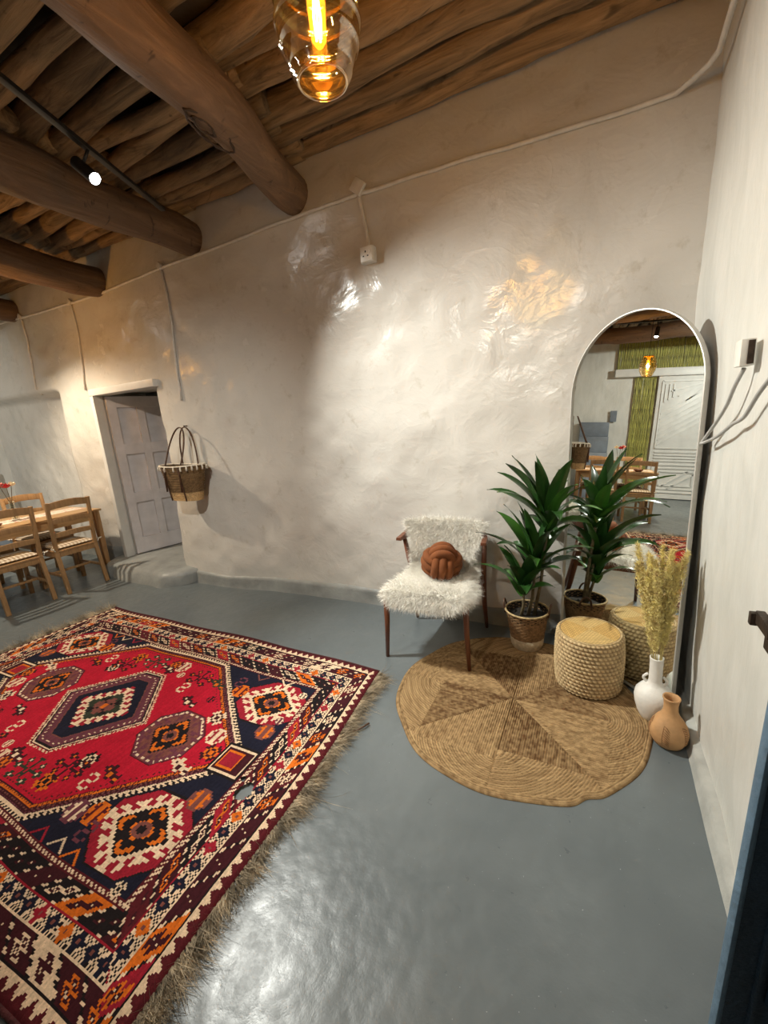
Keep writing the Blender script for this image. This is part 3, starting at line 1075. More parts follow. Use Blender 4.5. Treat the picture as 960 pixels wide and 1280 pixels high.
def h01(i, k=0.0):
    return np.abs(np.modf(np.sin(i * 12.9898 + k * 4.1) * 43758.5453)[0])
put(T > -1, 'M')
# guard sawtooth
fr_ = np.abs(2 * ((S / 0.046) % 1.0) - 1)
put((T > 0.016) & (T < 0.050) & ((T - 0.016) / 0.030 > fr_ * 1.0), 'W')
put((T >= 0.050) & (T < 0.056), 'K')
def diagband(t0, t1, sgn, per, seed):
    msk = (T >= t0) & (T < t1)
    w = t1 - t0
    q = (S + sgn * (T - t0) * 1.35) / per
    idx = np.floor(q); f = q - idx
    r = h01(idx, seed)
    colr = ['D', 'K', 'O', 'M', 'W', 'D', 'M', 'K', 'D', 'D', 'C', 'K']
    ci = (r * len(colr)).astype(int).clip(0, len(colr) - 1)
    for j, c in enumerate(colr):
        put(msk & (ci == j), c)
    dash = (np.floor(T / 0.0105) % 2 == 0)
    put(msk & (f < 0.13), 'K'); put(msk & (f < 0.13) & dash, 'W')
    light = (ci == 2) | (ci == 4)
    for fo, tt in ((0.46, 0.36), (0.70, 0.64)):
        du = np.abs(f - fo) * per; dt = np.abs(T - t0 - tt * w)
        sq = np.maximum(du, dt)
        ring = msk & (sq < 0.0165)
        put(ring & light, 'D'); put(ring & ~light & (r * 7 % 1 > 0.80), 'W'); put(ring & ~light & (r * 7 % 1 <= 0.45), 'O')
        put(msk & (sq < 0.0095), 'D'); put(msk & (sq < 0.0035), 'W')
diagband(0.056, 0.126, 1, 0.125, 1.3)
put((T >= 0.126) & (T < 0.131), 'W')
# white star band
sb = (T >= 0.131) & (T < 0.192)
put(sb, 'W')
ck = ((np.floor(S / 0.0075) + np.floor(T / 0.0075)) % 2 == 0)
q = S / 0.066; idx = np.floor(q); p = (q - idx - 0.5) * 0.066; tc = T - 0.1615
put(sb & ck & ((np.abs(tc) > 0.019) | (np.abs(p) > 0.026)), 'K')
put(sb & ((np.abs(tc) > 0.0285)), 'W')
star = ((np.maximum(np.abs(p), np.abs(tc)) < 0.0175) | (np.abs(p) + np.abs(tc) < 0.027) | ((np.abs(p) < 0.007) & (np.abs(tc) < 0.026)) | ((np.abs(tc) < 0.007) & (np.abs(p) < 0.027)))
star &= ~((np.abs(np.abs(p) - 0.0145) < 0.004) & (np.abs(np.abs(tc) - 0.004) < 0.0035) & False)
notch = (np.minimum(np.abs(p), np.abs(tc)) > 0.0115) & (np.abs(np.abs(p) - np.abs(tc)) < 0.0042) & (np.maximum(np.abs(p), np.abs(tc)) > 0.0125)
sc_ = (idx.astype(int)) % 6
for j, c in enumerate(['N', 'N', 'C', 'N', 'O', 'N']):
    put(sb & star & ~notch & (sc_ == j), c)
put(sb & (np.maximum(np.abs(p), np.abs(tc)) < 0.005), 'B')
put((T >= 0.188) & (T < 0.193), 'C')
diagband(0.193, 0.258, -1, 0.118, 5.1)
put((T >= 0.258) & (T < 0.284), 'M')
bar = ((S / 0.021 + T / 0.021) % 1.0 < 0.5)
put((T >= 0.264) & (T < 0.277) & bar, 'W')
# inner field
IN = T >= 0.284
put(IN, 'N')
h2 = (fa - 0.955) * 0.647 + fb * 0.763
HX = np.maximum(fb - 0.505, h2)
ed = np.where(fb - 0.505 > h2, A_, (fb * 0.647 - fa * 0.763))
def dash2(per, d=0.5, skew=0.0): return (((ed + 10 + HX * skew) / per) % 1.0) < d
put(IN & (HX < 0.074), 'K')
put(IN & (HX < 0.072) & (HX > 0.046) & dash2(0.024, 0.5, 0.6), 'W')
put(IN & (HX < 0.052) & (HX > 0.044), 'W')
put(IN & (HX < 0.044), 'D')
put(IN & (HX < 0.042) & (HX > 0.032) & dash2(0.018), 'P')
put(IN & (HX < 0.030) & (HX > 0.021) & dash2(0.021), 'B')
put(IN & (HX < 0.017) & (HX > 0.004), 'O')
put(IN & (HX < 0.013) & (HX > 0.006) & dash2(0.018, 0.4), 'M')
put(IN & (HX < 0.0), 'R')
put(IN & (HX < -0.014) & (HX > -0.022) & dash2(0.024, 0.4), 'M')
# tabs at the tips
tab = IN & (fa > 0.90) & (fa < 1.085) & (fb < 0.085)
put(tab, 'K'); put(tab & (np.maximum(np.abs(fa - 0.99) / 1.15, fb) < 0.072), 'W'); put(tab & (np.maximum(np.abs(fa - 0.99) / 1.15, fb) < 0.064), 'D')
put(tab & (np.maximum(np.abs(fa - 0.975), fb) < 0.048), 'O'); put(tab & (np.maximum(np.abs(fa - 0.975), fb) < 0.038), 'C')
# corner medallions
def medal(ca, cb, ra, rb, c, kind):
    pa, pb = fa - ca, (fb - cb) if cb else B_
    pa, pb = np.abs(pa), np.abs(pb)
    c = c * 0.86
    oc = np.maximum(np.maximum(pa / ra, pb / rb), (pa / ra + pb / rb) / 1.42)
    pi_, qi = np.floor(pa / c), np.floor(pb / (c * rb / ra * 1.05))
    mm = pi_ + qi
    msk = IN & (oc < 1)
    put(msk, 'K' if kind != 1 else 'M')
    msk2 = IN & (oc < 0.96)
    body = {0: 'C', 1: 'P', 2: 'N'}[kind]
    put(msk2, body)
    zz = (np.abs(pi_ - qi) % 6)
    wc = 'W' if kind != 1 else 'B'
    put(msk2 & (mm >= 10) & (mm <= 12), 'C' if kind == 0 else body)
    put(msk2 & ((mm == 10) | (mm == 11)), wc)
    put(msk2 & (mm >= 12) & (mm <= 14) & (zz < 2), wc)
    put(msk2 & (mm >= 14) & (mm <= 15) & (zz < 4), wc)
    put(msk2 & (mm <= 9), 'K')
    put(msk2 & (mm <= 8), {0: 'O', 1: 'O', 2: 'G'}[kind])
    put(msk2 & (mm <= 8) & (mm >= 3) & (np.abs(pi_ - qi) < 3) & (pi_ > 1) & (qi > 1), 'K')
    put(msk2 & (mm <= 6) & (mm >= 4) & ((pi_ <= 1) | (qi <= 1)), 'K' if kind != 2 else 'C')
    rr = np.hypot(pa / ra, pb / rb)
    put(msk2 & (rr < 0.20), 'B'); put(msk2 & (rr < 0.10), 'K')
    ring = msk & (oc > 0.86) & (oc < 0.93) & ((np.floor(A_ / 0.02) + np.floor(B_ / 0.02)) % 2 == 0)
    if kind == 1: put(ring, 'W')
medal(0.905, 0.385, 0.205, 0.165, 0.0155, 0)
medal(0.57, 0.0, 0.175, 0.165, 0.0135, 1)
# centre medallion
cd_ = np.maximum(fb - 0.335, (fa - 0.37) * 0.762 + fb * 0.647)
edc = fa * 0.647 - fb * 0.762
put(IN & (cd_ < 0.0), 'W'); put(IN & (cd_ < 0.0) & (((edc + 5) / 0.019) % 1 < 0.45) & (cd_ > -0.010), 'R')
put(IN & (cd_ < -0.012), 'M'); put(IN & (cd_ < -0.020), 'W'); put(IN & (cd_ < -0.027), 'K')
put(IN & (cd_ < -0.036), 'P')
put(IN & (cd_ < -0.048) & (cd_ > -0.058) & (((edc + 5) / 0.026) % 1 < 0.35), 'W')
put(IN & (cd_ < -0.086), 'B'); put(IN & (cd_ < -0.092), 'N')
pa, pb = fa, fb
c = 0.0172
pi_, qi = np.floor(pa / c), np.floor(pb / (c * 0.95)); mm = pi_ + qi
inn = IN & (cd_ < -0.096)
put(inn & (mm <= 10), 'C')
put(inn & (mm >= 8) & (mm <= 9) & (np.abs(pi_ - qi) % 4 < 2), 'W'); put(inn & (mm == 7), 'W'); put(inn & (mm == 10) & (np.abs(pi_ - qi) % 4 < 1), 'W')
put(inn & (mm <= 6), 'G'); put(inn & (mm <= 5) & (np.abs(pi_ - qi) < 2), 'K'); put(inn & (mm <= 3), 'B'); put(inn & (mm <= 3) & (np.abs(pi_ - qi) < 1), 'K'); put(inn & (mm < 1), 'O')
# small woven motifs
BM = {
    's': ["..###.", ".#...#", ".#....", "..###.", ".....#", ".#...#", "..###."],
    'flower': ["..#..#..", ".##oo##.", "##o##o##", ".o#oo#o.", ".o#oo#o.", "##o##o##", ".##oo##.", "..#..#.."],
    'octo': ["..####..", ".#o##o#.", "#oo##oo#", "##o##o##", "##o##o##", "#oo##oo#", ".#o##o#.", "..####.."],
    'tree': ["...##.......##...", "..##o##...##o##..", "...##..#.#..##...", ".......###.......", ".##....#.#....##.", "##o#####.#####o##", ".##..#..#..#..##.", "....#...#...#....", "...#o#..#..#o#...", "....#...#...#....", ".......###......."],
    'bird': ["....##..##", "...#oo##oo", ".###oo####", "##o####..#", ".####.....", "...##....."],
    'chev': ["........#........", ".......###.......", "......##.##......", ".....##...##.....", "....##.....##....", "...##.......##...", "..##.........##..", ".##...........##."],
    'box': ["########", "#......#", "#.oooo.#", "#.o..o.#", "#.o..o.#", "#.oooo.#", "#......#", "########"],
}
def stamp(kind, a, b, c1, c2, k=2, flip=False, mirror=True):
    bm = BM[kind]
    arr = np.array([[{'.': 0, '#': 1, 'o': 2}[ch] for ch in row] for row in bm])
    arr = np.kron(arr, np.ones((k, k), int))
    if flip: arr = arr[::-1]
    for sa, sb_ in (((1, 1), (-1, -1)) if mirror else ((1, 1),)):
        i0 = int((a * sa + RA) / (2 * RA) * na) - arr.shape[1] // 2; j0 = int((b * sb_ + RB) / (2 * RB) * nb) - arr.shape[0] // 2
        for v, c in ((1, c1), (2, c2)):
            jj, ii = np.nonzero((arr if sa > 0 else arr[::-1, ::-1]) == v)
            C_[(ii + i0).clip(0, na - 1), (jj + j0).clip(0, nb - 1)] = PAL[c]
for a, b, kd, c1, c2, k in [
    (0.12, -0.42, 'tree', 'G', 'W', 2), (0.33, 0.40, 'tree', 'D', 'O', 2), (0.34, -0.27, 'flower', 'K', 'W', 2), (0.52, -0.26, 'bird', 'D', 'O', 2), (0.46, -0.33, 's', 'W', 'W', 2),
    (0.55, 0.28, 'octo', 'K', 'R', 1), (0.70, 0.19, 'flower', 'W', 'D', 2), (0.78, -0.10, 'bird', 'W', 'D', 2), (0.80, 0.09, 'octo', 'W', 'C', 2), (-0.12, -0.44, 'octo', 'W', 'C', 2), (0.05, 0.44, 'flower', 'M', 'O', 2),
    (-0.28, 0.42, 'flower', 'O', 'K', 2), (0.18, 0.37, 'octo', 'W', 'C', 1), (0.44, 0.22, 'bird', 'D', 'W', 2), (0.30, 0.29, 's', 'W', 'W', 2), (0.48, 0.40, 'bird', 'G', 'O', 2), (-0.30, 0.33, 'tree', 'D', 'O', 2), (0.86, 0.0, 'flower', 'D', 'O', 2), (-0.05, -0.38, 'bird', 'D', 'W', 2)]:
    stamp(kd, a, b, c1, c2, k)
for a, b, kd, c1, c2, k, fl_ in [
    (0.665, -0.405, 'octo', 'O', 'M', 2, 0), (0.57, -0.44, 'octo', 'P', 'W', 2, 0), (0.66, -0.535, 'chev', 'W', 'W', 1, 1), (0.54, -0.545, 'chev', 'C', 'O', 1, 1), (0.76, -0.545, 'chev', 'O', 'O', 1, 1), (1.01, -0.20, 'octo', 'B', 'O', 2, 0), (1.03, -0.555, 'flower', 'W', 'K', 1, 0),
    (0.665, 0.405, 'octo', 'O', 'M', 2, 0), (1.01, 0.20, 'octo', 'B', 'O', 2, 0), (1.04, 0.29, 'octo', 'P', 'W', 1, 0), (0.70, 0.545, 'chev', 'B', 'O', 1, 0), (0.88, 0.555, 'chev', 'W', 'O', 1, 0), (0.60, 0.47, 's', 'P', 'P', 2, 0), (0.70, -0.47, 's', 'P', 'P', 2, 0), (1.045, 0.50, 'octo', 'W', 'K', 1, 0)]:
    stamp(kd, a, b, c1, c2, k, bool(fl_))
# gentle dye variation knot by knot and in weft streaks
C_ *= (0.86 + 0.28 * rng.random((na, nb, 1))) * (0.9 + 0.2 * rng.random((na, 1, 1)))
# a worn hole near one end
hole = (((A_ - 1.155) / 0.032) ** 2 + ((B_ + 0.10) / 0.045) ** 2 + 0.25 * vnoise(A_ * 60, B_ * 60, 2) * 2) < 1.0
hole |= (((A_ - 1.105) / 0.012) ** 2 + ((B_ + 0.055) / 0.014) ** 2) < 1.0
va = np.linspace(-RA, RA, na + 1); vb = np.linspace(-RB, RB, nb + 1)
VA, VB = np.meshgrid(va, vb, indexing='ij')
def rug_xy(a, b):
    x = RC[0] + a + 0.06 * ((a / RA + 1) / 2) * (1 - b / RB) + 0.012 * np.sin(b * 4 + 1.0) * (a / RA)
    y = RC[1] + b * (1 + 0.012 * np.sin(a * 2.4 + 0.5)) + 0.006 * np.sin(a * 7)
    return x, y
RX, RY = rug_xy(VA, VB)
edge = np.minimum(RA - np.abs(VA), RB - np.abs(VB))
RZ = 0.004 + 0.008 * sstep(0, 0.015, edge) + 0.0022 * rng.random(VA.shape) + 0.004 * np.clip(vnoise(VA * 5, VB * 5, 3), 0, 1)
gf = grid_faces(na + 1, nb + 1)
kf = ~hole.ravel()
rug = empty('patterned_rug', (RC[0], RC[1], 0), label='large red and navy knotted rug with a central diamond medallion and worn hole', cat='rug')
P = np.stack([RX - RC[0], RY - RC[1], RZ], -1).reshape(-1, 3)
np_mesh('pile', P, gf[kf], M['rug_pile'], rug, False, face_cols=C_.reshape(-1, 3)[kf])
for s_ in (-1, 1):
    pts = []
    for a in np.linspace(-RA, RA, 80):
        x, y = rug_xy(a, s_ * RB)
        pts.append((x - RC[0], y - RC[1] + s_ * 0.002, 0.0075))
    MB().tube(pts, 0.0075, 6).build('overcast_edge', M['rug_edge'], rug)


def ribbons(P0, D, L, W, mat, name, parent, seg=4, curl=0.35, grav=0.0, zmin=None, col_=None, side=None, taper=0.15):
    """many tapered flat strands; P0 (n,3), D (n,3), L (n,), W (n,)"""
    n = len(P0)
    D = D / np.linalg.norm(D, axis=1, keepdims=True)
    if side is None:
        side = np.cross(D, rng.normal(size=(n, 3)))
    side = side / np.linalg.norm(side, axis=1, keepdims=True)
    p = P0.copy(); d = D.copy()
    rows = []
    bend = rng.normal(size=(n, 3)) * curl
    for i in range(seg + 1):
        k = i / seg
        w = (W * (1 - (1 - taper) * k))[:, None]
        pl_, pr = p - side * w / 2, p + side * w / 2
        rows.append(pl_); rows.append(pr)
        d = d + (bend + np.array([0, 0, -grav])) / seg + rng.normal(size=(n, 3)) * curl * 0.25 / seg
        d /= np.linalg.norm(d, axis=1, keepdims=True)
        p = p + d * (L / seg)[:, None]
        if zmin is not None:
            p[:, 2] = np.maximum(p[:, 2], zmin + rng.random(n) * 0.006)
    V = np.stack(rows, 1)          # n, 2(seg+1), 3
    kk = 2 * (seg + 1)
    base = (np.arange(n) * kk)[:, None]
    fs = []
    for i in range(seg):
        fs.append(np.concatenate([base + 2 * i, base + 2 * i + 1, base + 2 * i + 3, base + 2 * i + 2], 1))
    F = np.stack(fs, 1).reshape(-1, 4)
    return np_mesh(name, V.reshape(-1, 3), F, mat, parent)


for s_ in (-1, 1):
    n = 5200
    b = rng.uniform(-RB, RB, n)
    clump = np.round(b / 0.02) * 0.02
    b = b * 0.55 + clump * 0.45
    x, y = rug_xy(np.full(n, s_ * RA), b)
    P0 = np.stack([x - RC[0], y - RC[1], np.full(n, 0.008)], -1)
    dirs = np.stack([np.full(n, s_ * 1.0), 0.75 * vnoise(b * 9 + s_, b * 0, 2) * 2 - 0.25, np.full(n, 0.15)], -1) + rng.normal(size=(n, 3)) * np.array([0.1, 0.22, 0.15])
    Ls = (0.05 + 0.075 * (vnoise(b * 6, b * 0 + 4, 1) + 0.5)) * rng.uniform(0.6, 1.25, n)
    Ls[rng.random(n) < 0.012] *= 1.9
    o = ribbons(P0, dirs, Ls, np.full(n, 0.0026), M['fringe'], 'fringe', rug, 5, 0.8, 0.7, 0.002)
    tag(o, kind='stuff')
pts = [(-1.12, 1.50, 0.006), (-1.085, 1.455, 0.008), (-1.055, 1.44, 0.004), (-1.03, 1.452, 0.005), (-1.0, 1.485, 0.012), (-0.985, 1.525, 0.01)]
o = MB().tube(pts, [0.0025, 0.0025, 0.003, 0.003, 0.004, 0.005], 6).build('loose_thread', M['leather'])
tag(o, 'dark loose thread lying on the grey floor beside the rug fringe', 'thread')

# ------------------------------------------------------------------ round seagrass rug
RR = 0.625
CR = (-0.36, 1.985)
nr, nt = 210, 760
rr_ = np.linspace(0.002, 1.0, nr); th_ = np.linspace(0, 2 * PI, nt, endpoint=False)
TH, RHO = np.meshgrid(th_, rr_, indexing='ij')
wav = 1 + 0.008 * np.sin(6 * TH + 0.8) + 0.006 * np.sin(11 * TH) - 0.03 * np.exp(-((np.mod(TH - 5.35 + PI, 2 * PI) - PI) / 0.07) ** 2)
R_ = RHO * RR * wav
px_, py_ = R_ * np.cos(TH), R_ * np.sin(TH)
ns = 8
off = PI / 2 - PI / ns * 0
sec = np.floor((TH - off) / (2 * PI / ns)) % ns
thl = np.mod(TH - off, 2 * PI / ns)                    # 0 .. 45 deg inside the sector
cs, sn = np.cos(thl), np.sin(thl)
lx, ly = R_ * cs, R_ * sn
wst = 0.0105
half = PI / ns
# inner kite: strands parallel to one of its seams; outer: strands parallel to the rim
sA = ly                                                # distance from the first seam
sB = R_ * np.sin(2 * PI / ns - thl)                    # distance from the second seam
even = (sec % 2 == 0)
inner_lim = np.where(even, 0.40, 0.46) * RR / 0.605 / np.maximum(np.cos(thl - np.where(even, 0, 2 * half)), 0.3) * np.cos(half)
inner = R_ < inner_lim
s_in = np.where(even, sA, sB)
t_in = np.where(even, lx, R_ * np.cos(2 * PI / ns - thl))
nd_ = np.stack([0.40 * np.ones_like(R_), 0 * R_], -1)
ex, ey = 0.42 * np.cos(np.where(even, 0, 2 * half)), 0.42 * np.sin(np.where(even, 0, 2 * half))
s_out = np.where(inner, 0, np.hypot(lx - ex, ly - ey) * 0.55 + R_ * 0.45)
t_out = np.where(inner, 0, TH * R_ * 0.9)
s_ = np.where(inner, s_in, s_out); t_ = np.where(inner, t_in, t_out)
rim = R_ > RR * wav * 0.955
s_ = np.where(rim, RR * wav - R_, s_); t_ = np.where(rim, TH * RR, t_)
row = np.floor(s_ / wst)
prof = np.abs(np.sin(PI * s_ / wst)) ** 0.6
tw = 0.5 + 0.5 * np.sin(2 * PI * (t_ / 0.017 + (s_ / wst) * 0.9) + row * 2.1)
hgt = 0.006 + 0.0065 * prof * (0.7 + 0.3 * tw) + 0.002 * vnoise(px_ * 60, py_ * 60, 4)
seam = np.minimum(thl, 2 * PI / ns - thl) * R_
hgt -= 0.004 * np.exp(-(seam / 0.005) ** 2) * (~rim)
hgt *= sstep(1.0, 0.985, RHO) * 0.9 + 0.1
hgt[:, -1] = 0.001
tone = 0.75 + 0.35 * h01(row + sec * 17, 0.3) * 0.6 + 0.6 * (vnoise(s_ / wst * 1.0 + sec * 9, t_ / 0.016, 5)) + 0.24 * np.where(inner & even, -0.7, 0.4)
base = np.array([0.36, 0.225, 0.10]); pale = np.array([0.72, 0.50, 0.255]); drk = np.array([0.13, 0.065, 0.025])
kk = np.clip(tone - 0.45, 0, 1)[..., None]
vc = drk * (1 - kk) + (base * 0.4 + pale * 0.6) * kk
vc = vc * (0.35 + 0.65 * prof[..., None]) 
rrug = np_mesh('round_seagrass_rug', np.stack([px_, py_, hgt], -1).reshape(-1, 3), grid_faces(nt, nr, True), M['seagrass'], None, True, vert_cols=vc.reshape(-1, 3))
rrug.location = (CR[0], CR[1], 0.0)
tag(rrug, 'round brown braided seagrass rug with star-shaped seams under the armchair and pouf', 'rug')
def rug_top(x, y):
    return 0.012 if math.hypot(x - CR[0], y - CR[1]) < RR - 0.01 else 0.0

# ------------------------------------------------------------------ mirror in the corner
b0 = Vector((0.105, 2.39, 0.0)) + Vector((math.cos(-0.754), math.sin(-0.754), 0)) * -0.030
psi, tau, rho = -0.754, 0.044, 0.015
axv = Vector((math.cos(psi), math.sin(psi), 0)); n0 = Vector((math.sin(psi), -math.cos(psi), 0))
upv = Vector((0, 0, 1)) * math.cos(tau) - n0 * math.sin(tau)
nv_ = n0 * math.cos(tau) + Vector((0, 0, 1)) * math.sin(tau)
a2 = axv * math.cos(rho) + upv * math.sin(rho); u2 = upv * math.cos(rho) - axv * math.sin(rho)
MW, MH = 0.74, 1.915
mir = empty('arched_mirror', (0, 0, 0), label='tall arched mirror with a thin pale frame leaning in the corner', cat='mirror')
mm_ = Matrix((a2, u2, nv_)).transposed().to_4x4()
mm_.translation = b0 + u2 * 0.006
mir.matrix_world = mm_
def arch(w, h, n=40, z0=0.0):
    r = w / 2
    pts = [(-r, z0), (r, z0)]
    for i in range(n + 1):
        a = PI * i / n
        pts.append((r * math.cos(a), h - r + r * math.sin(a)))
    return pts
ap = arch(MW - 0.008, MH - 0.004, 40, 0.004)
g = MB()
g.add([(x, y, 0.0) for x, y in ap] , [tuple(range(len(ap)))])
o = g.build('mirror_glass', M['mirror'], mir, False)
bk = MB()
bk.add([(x, y, -0.003) for x, y in ap] + [(x, y, -0.016) for x, y in ap], [tuple(len(ap) + i for i in reversed(range(len(ap))))] + [(i, (i + 1) % len(ap), len(ap) + (i + 1) % len(ap), len(ap) + i) for i in range(len(ap))])
bk.build('backing_board', M['dark_hole'], mir, False)
outp, inp = arch(MW, MH, 40, 0.0), arch(MW - 0.010, MH - 0.005, 40, 0.005)
k = len(outp)
fm = MB()
vs = [(x, y, 0.010) for x, y in outp] + [(x, y, 0.010) for x, y in inp] + [(x, y, -0.020) for x, y in outp] + [(x, y, -0.001) for x, y in inp]
fs = []
for i in range(k):
    j = (i + 1) % k
    fs += [(i, j, k + j, k + i), (2 * k + i, 2 * k + j, j, i), (k + i, k + j, 3 * k + j, 3 * k + i)]
fm.add(vs, fs)
fm.build('mirror_frame', M['silver_frame'], mir, False)

# ------------------------------------------------------------------ armchair with sheepskin and knot cushion
CX, CY = -0.915, 2.36
ac = empty('armchair', (CX, CY, 0), math.radians(2), label='dark teak armchair with tapered legs beside the potted plant', cat='armchair')
hw = 0.255
# front legs end at the seat, rear legs rise to the arms
for s_ in (-1, 1):
    lz = 0.014 if s_ > 0 else 0.002
    MB().tube([(s_ * (hw + 0.012), -0.238, lz), (s_ * hw, -0.23, 0.25), (s_ * (hw - 0.002), -0.225, 0.44)], [0.0115, 0.017, 0.0195], 10).build('leg', M['teak'], ac)
    MB().tube([(s_ * (hw + 0.005), 0.30, 0.016), (s_ * hw, 0.255, 0.25), (s_ * (hw + 0.005), 0.225, 0.46), (s_ * (hw + 0.026), 0.185, 0.685)], [0.012, 0.018, 0.020, 0.015], 10).build('leg', M['teak'], ac)
    MB().bar((s_ * hw, -0.215, 0.415), (s_ * hw, 0.235, 0.415), 0.022, 0.055).build('seat_rail', M['teak_x'], ac, True, 0.004)
MB().bar((-hw + 0.01, -0.222, 0.415), (hw - 0.01, -0.222, 0.415), 0.022, 0.055).build('seat_rail', M['teak_x'], ac, True, 0.004)
MB().bar((-hw + 0.01, 0.235, 0.415), (hw - 0.01, 0.235, 0.415), 0.022, 0.055).build('seat_rail', M['teak_x'], ac, True, 0.004)
MB().box((0, 0, 0.445), (0.50, 0.46, 0.03)).build('seat', M['skin'], ac, True, 0.012)
arm = []
for i in range(25):
    a = PI * i / 24
    x = (hw + 0.03) * math.cos(a)
    y = 0.16 + 0.14 * math.sin(a) ** 0.7
    arm.append((x, y, 0.690 + 0.06 * math.sin(a) ** 1.5))
arm = [(hw + 0.035, 0.10, 0.688)] + arm + [(-hw - 0.035, 0.10, 0.688)]
am = MB()
vs, fs = [], []
for i, p in enumerate(arm):
    p = Vector(p)
    tn = (Vector(arm[min(i + 1, len(arm) - 1)]) - Vector(arm[max(i - 1, 0)])).normalized()
    sd = tn.cross(Vector((0, 0, 1))).normalized()
    e = min(1, i / 4, (len(arm) - 1 - i) / 4)
    w, h = 0.020 , 0.022 + 0.030 * e
    vs += [p - sd * w - Vector((0, 0, h / 2)), p + sd * w - Vector((0, 0, h / 2)), p + sd * w * 0.8 + Vector((0, 0, h / 2)), p - sd * w * 0.8 + Vector((0, 0, h / 2))]
for i in range(len(arm) - 1):
    for j in range(4):
        fs.append((i * 4 + j, i * 4 + (j + 1) % 4, (i + 1) * 4 + (j + 1) % 4, (i + 1) * 4 + j))
fs += [(3, 2, 1, 0), tuple((len(arm) - 1) * 4 + j for j in range(4))]
am.add(vs, fs)
am.build('back_and_arm_rail', M['teak_x'], ac, True, 0.004)

# sheepskin: hide draped over seat and back, covered in locks
sk = empty('sheepskin_throw', (CX, CY, 0.46), math.radians(2), label='shaggy cream sheepskin draped over the seat and back of the armchair', cat='sheepskin')
prof = [(-0.292, -0.062), (-0.272, -0.022), (-0.235, 0.010), (-0.15, 0.016), (0.0, 0.012), (0.12, 0.016), (0.175, 0.05), (0.205, 0.13), (0.235, 0.22), (0.262, 0.295), (0.285, 0.325), (0.308, 0.320), (0.325, 0.27), (0.33, 0.20)]
hwid = [0.19, 0.245, 0.285, 0.295, 0.275, 0.235, 0.215, 0.215, 0.235, 0.262, 0.27, 0.265, 0.22, 0.16]
PRF = [Vector((0, a, b)) for a, b in prof]
nu, nv = 53, 25
def skin_pt(u, v):
    f = u * (len(prof) - 1)
    i = min(int(f), len(prof) - 2); k = f - i
    a = Vector(PRF[i]).lerp(PRF[i + 1], k)
    w = hwid[i] + (hwid[i + 1] - hwid[i]) * k
    w *= 1 + 0.10 * noise.noise((u * 9, 4.2 if v > 0 else 8.1, 0))
    x = v * w
    droop = -0.045 * max(0, abs(x) - 0.235) / 0.06 if u < 0.40 else 0.0
    fwdb = -0.05 * (abs(v) ** 2) if u > 0.5 else 0
    return Vector((x, a.y + fwdb, a.z + droop + 0.008 * noise.noise((x * 9, f, 2))))
G = np.array([[skin_pt(i / (nu - 1), j / (nv - 1) * 2 - 1) for j in range(nv)] for i in range(nu)])
np_mesh('hide', G.reshape(-1, 3), grid_faces(nu, nv)[:, ::-1], M['wool'], sk)
nl = 42000
uu = rng.random(nl); vv = rng.uniform(-1, 1, nl)
fi = uu * (nu - 1); fj = (vv + 1) / 2 * (nv - 1)
i0 = np.minimum(fi.astype(int), nu - 2); j0 = np.minimum(fj.astype(int), nv - 2)
ki = (fi - i0)[:, None]; kj = (fj - j0)[:, None]
P0 = (G[i0, j0] * (1 - ki) + G[i0 + 1, j0] * ki) * (1 - kj) + (G[i0, j0 + 1] * (1 - ki) + G[i0 + 1, j0 + 1] * ki) * kj
du = G[i0 + 1, j0] - G[i0, j0]; dv = G[i0, j0 + 1] - G[i0, j0]
N_ = np.cross(dv, du)
N_ /= np.linalg.norm(N_, axis=1, keepdims=True) + 1e-9
outx = np.sign(vv)[:, None] * dv / (np.linalg.norm(dv, axis=1, keepdims=True) + 1e-9)
DD = N_ * 0.55 + outx * (np.abs(vv)[:, None] ** 3) * 1.3 + np.array([0, -0.25, -0.25]) + rng.normal(size=(nl, 3)) * 0.42
front = (uu < 0.1)[:, None]
DD = DD + front * np.array([0, -0.5, -0.7])
LL = rng.uniform(0.030, 0.062, nl)
o = ribbons(P0 - N_ * 0.002, DD, LL, rng.uniform(0.0014, 0.0032, nl), M['wool'], 'fleece', sk, 3, 0.5, 0.45)
tag(o, kind='stuff')

kc = empty('knot_cushion', (-0.885, 2.405, 0.57), math.radians(15), label='round rust-brown knotted cushion resting on the sheepskin', cat='cushion')
kc.rotation_euler = (0.35, 0.15, 0.4)
Rk, rt = 0.093, 0.0265
MB().lathe([(0.001, -0.083), (0.05, -0.066), (0.078, -0.03), (0.085, 0), (0.078, 0.03), (0.05, 0.066), (0.001, 0.083)], 16).build('core', M['rust_velvet'], kc)
ax3 = [(Vector((1, 0, 0)), Vector((0, 1, 0)), Vector((0, 0, 1))), (Vector((0, 1, 0)), Vector((0, 0, 1)), Vector((1, 0, 0))), (Vector((0, 0, 1)), Vector((1, 0, 0)), Vector((0, 1, 0)))]
for bi, (e1, e2, e3) in enumerate(ax3):
    for q in (-1, 0, 1):
        off_ = q * 0.044
        pts = []
        for i in range(48):
            a = 2 * PI * i / 48
            r0 = math.sqrt(max(Rk * Rk - off_ * off_ * 0.75, 0.001))
            r = r0 + 0.017 * math.cos(2 * a)
            pts.append(e1 * r * math.cos(a) + e2 * r * math.sin(a) + e3 * off_ * (0.95 + 0.05 * math.cos(2 * a)))
        MB().tube(pts, rt, 10, closed=True).build('cord', M['rust_velvet'], kc)

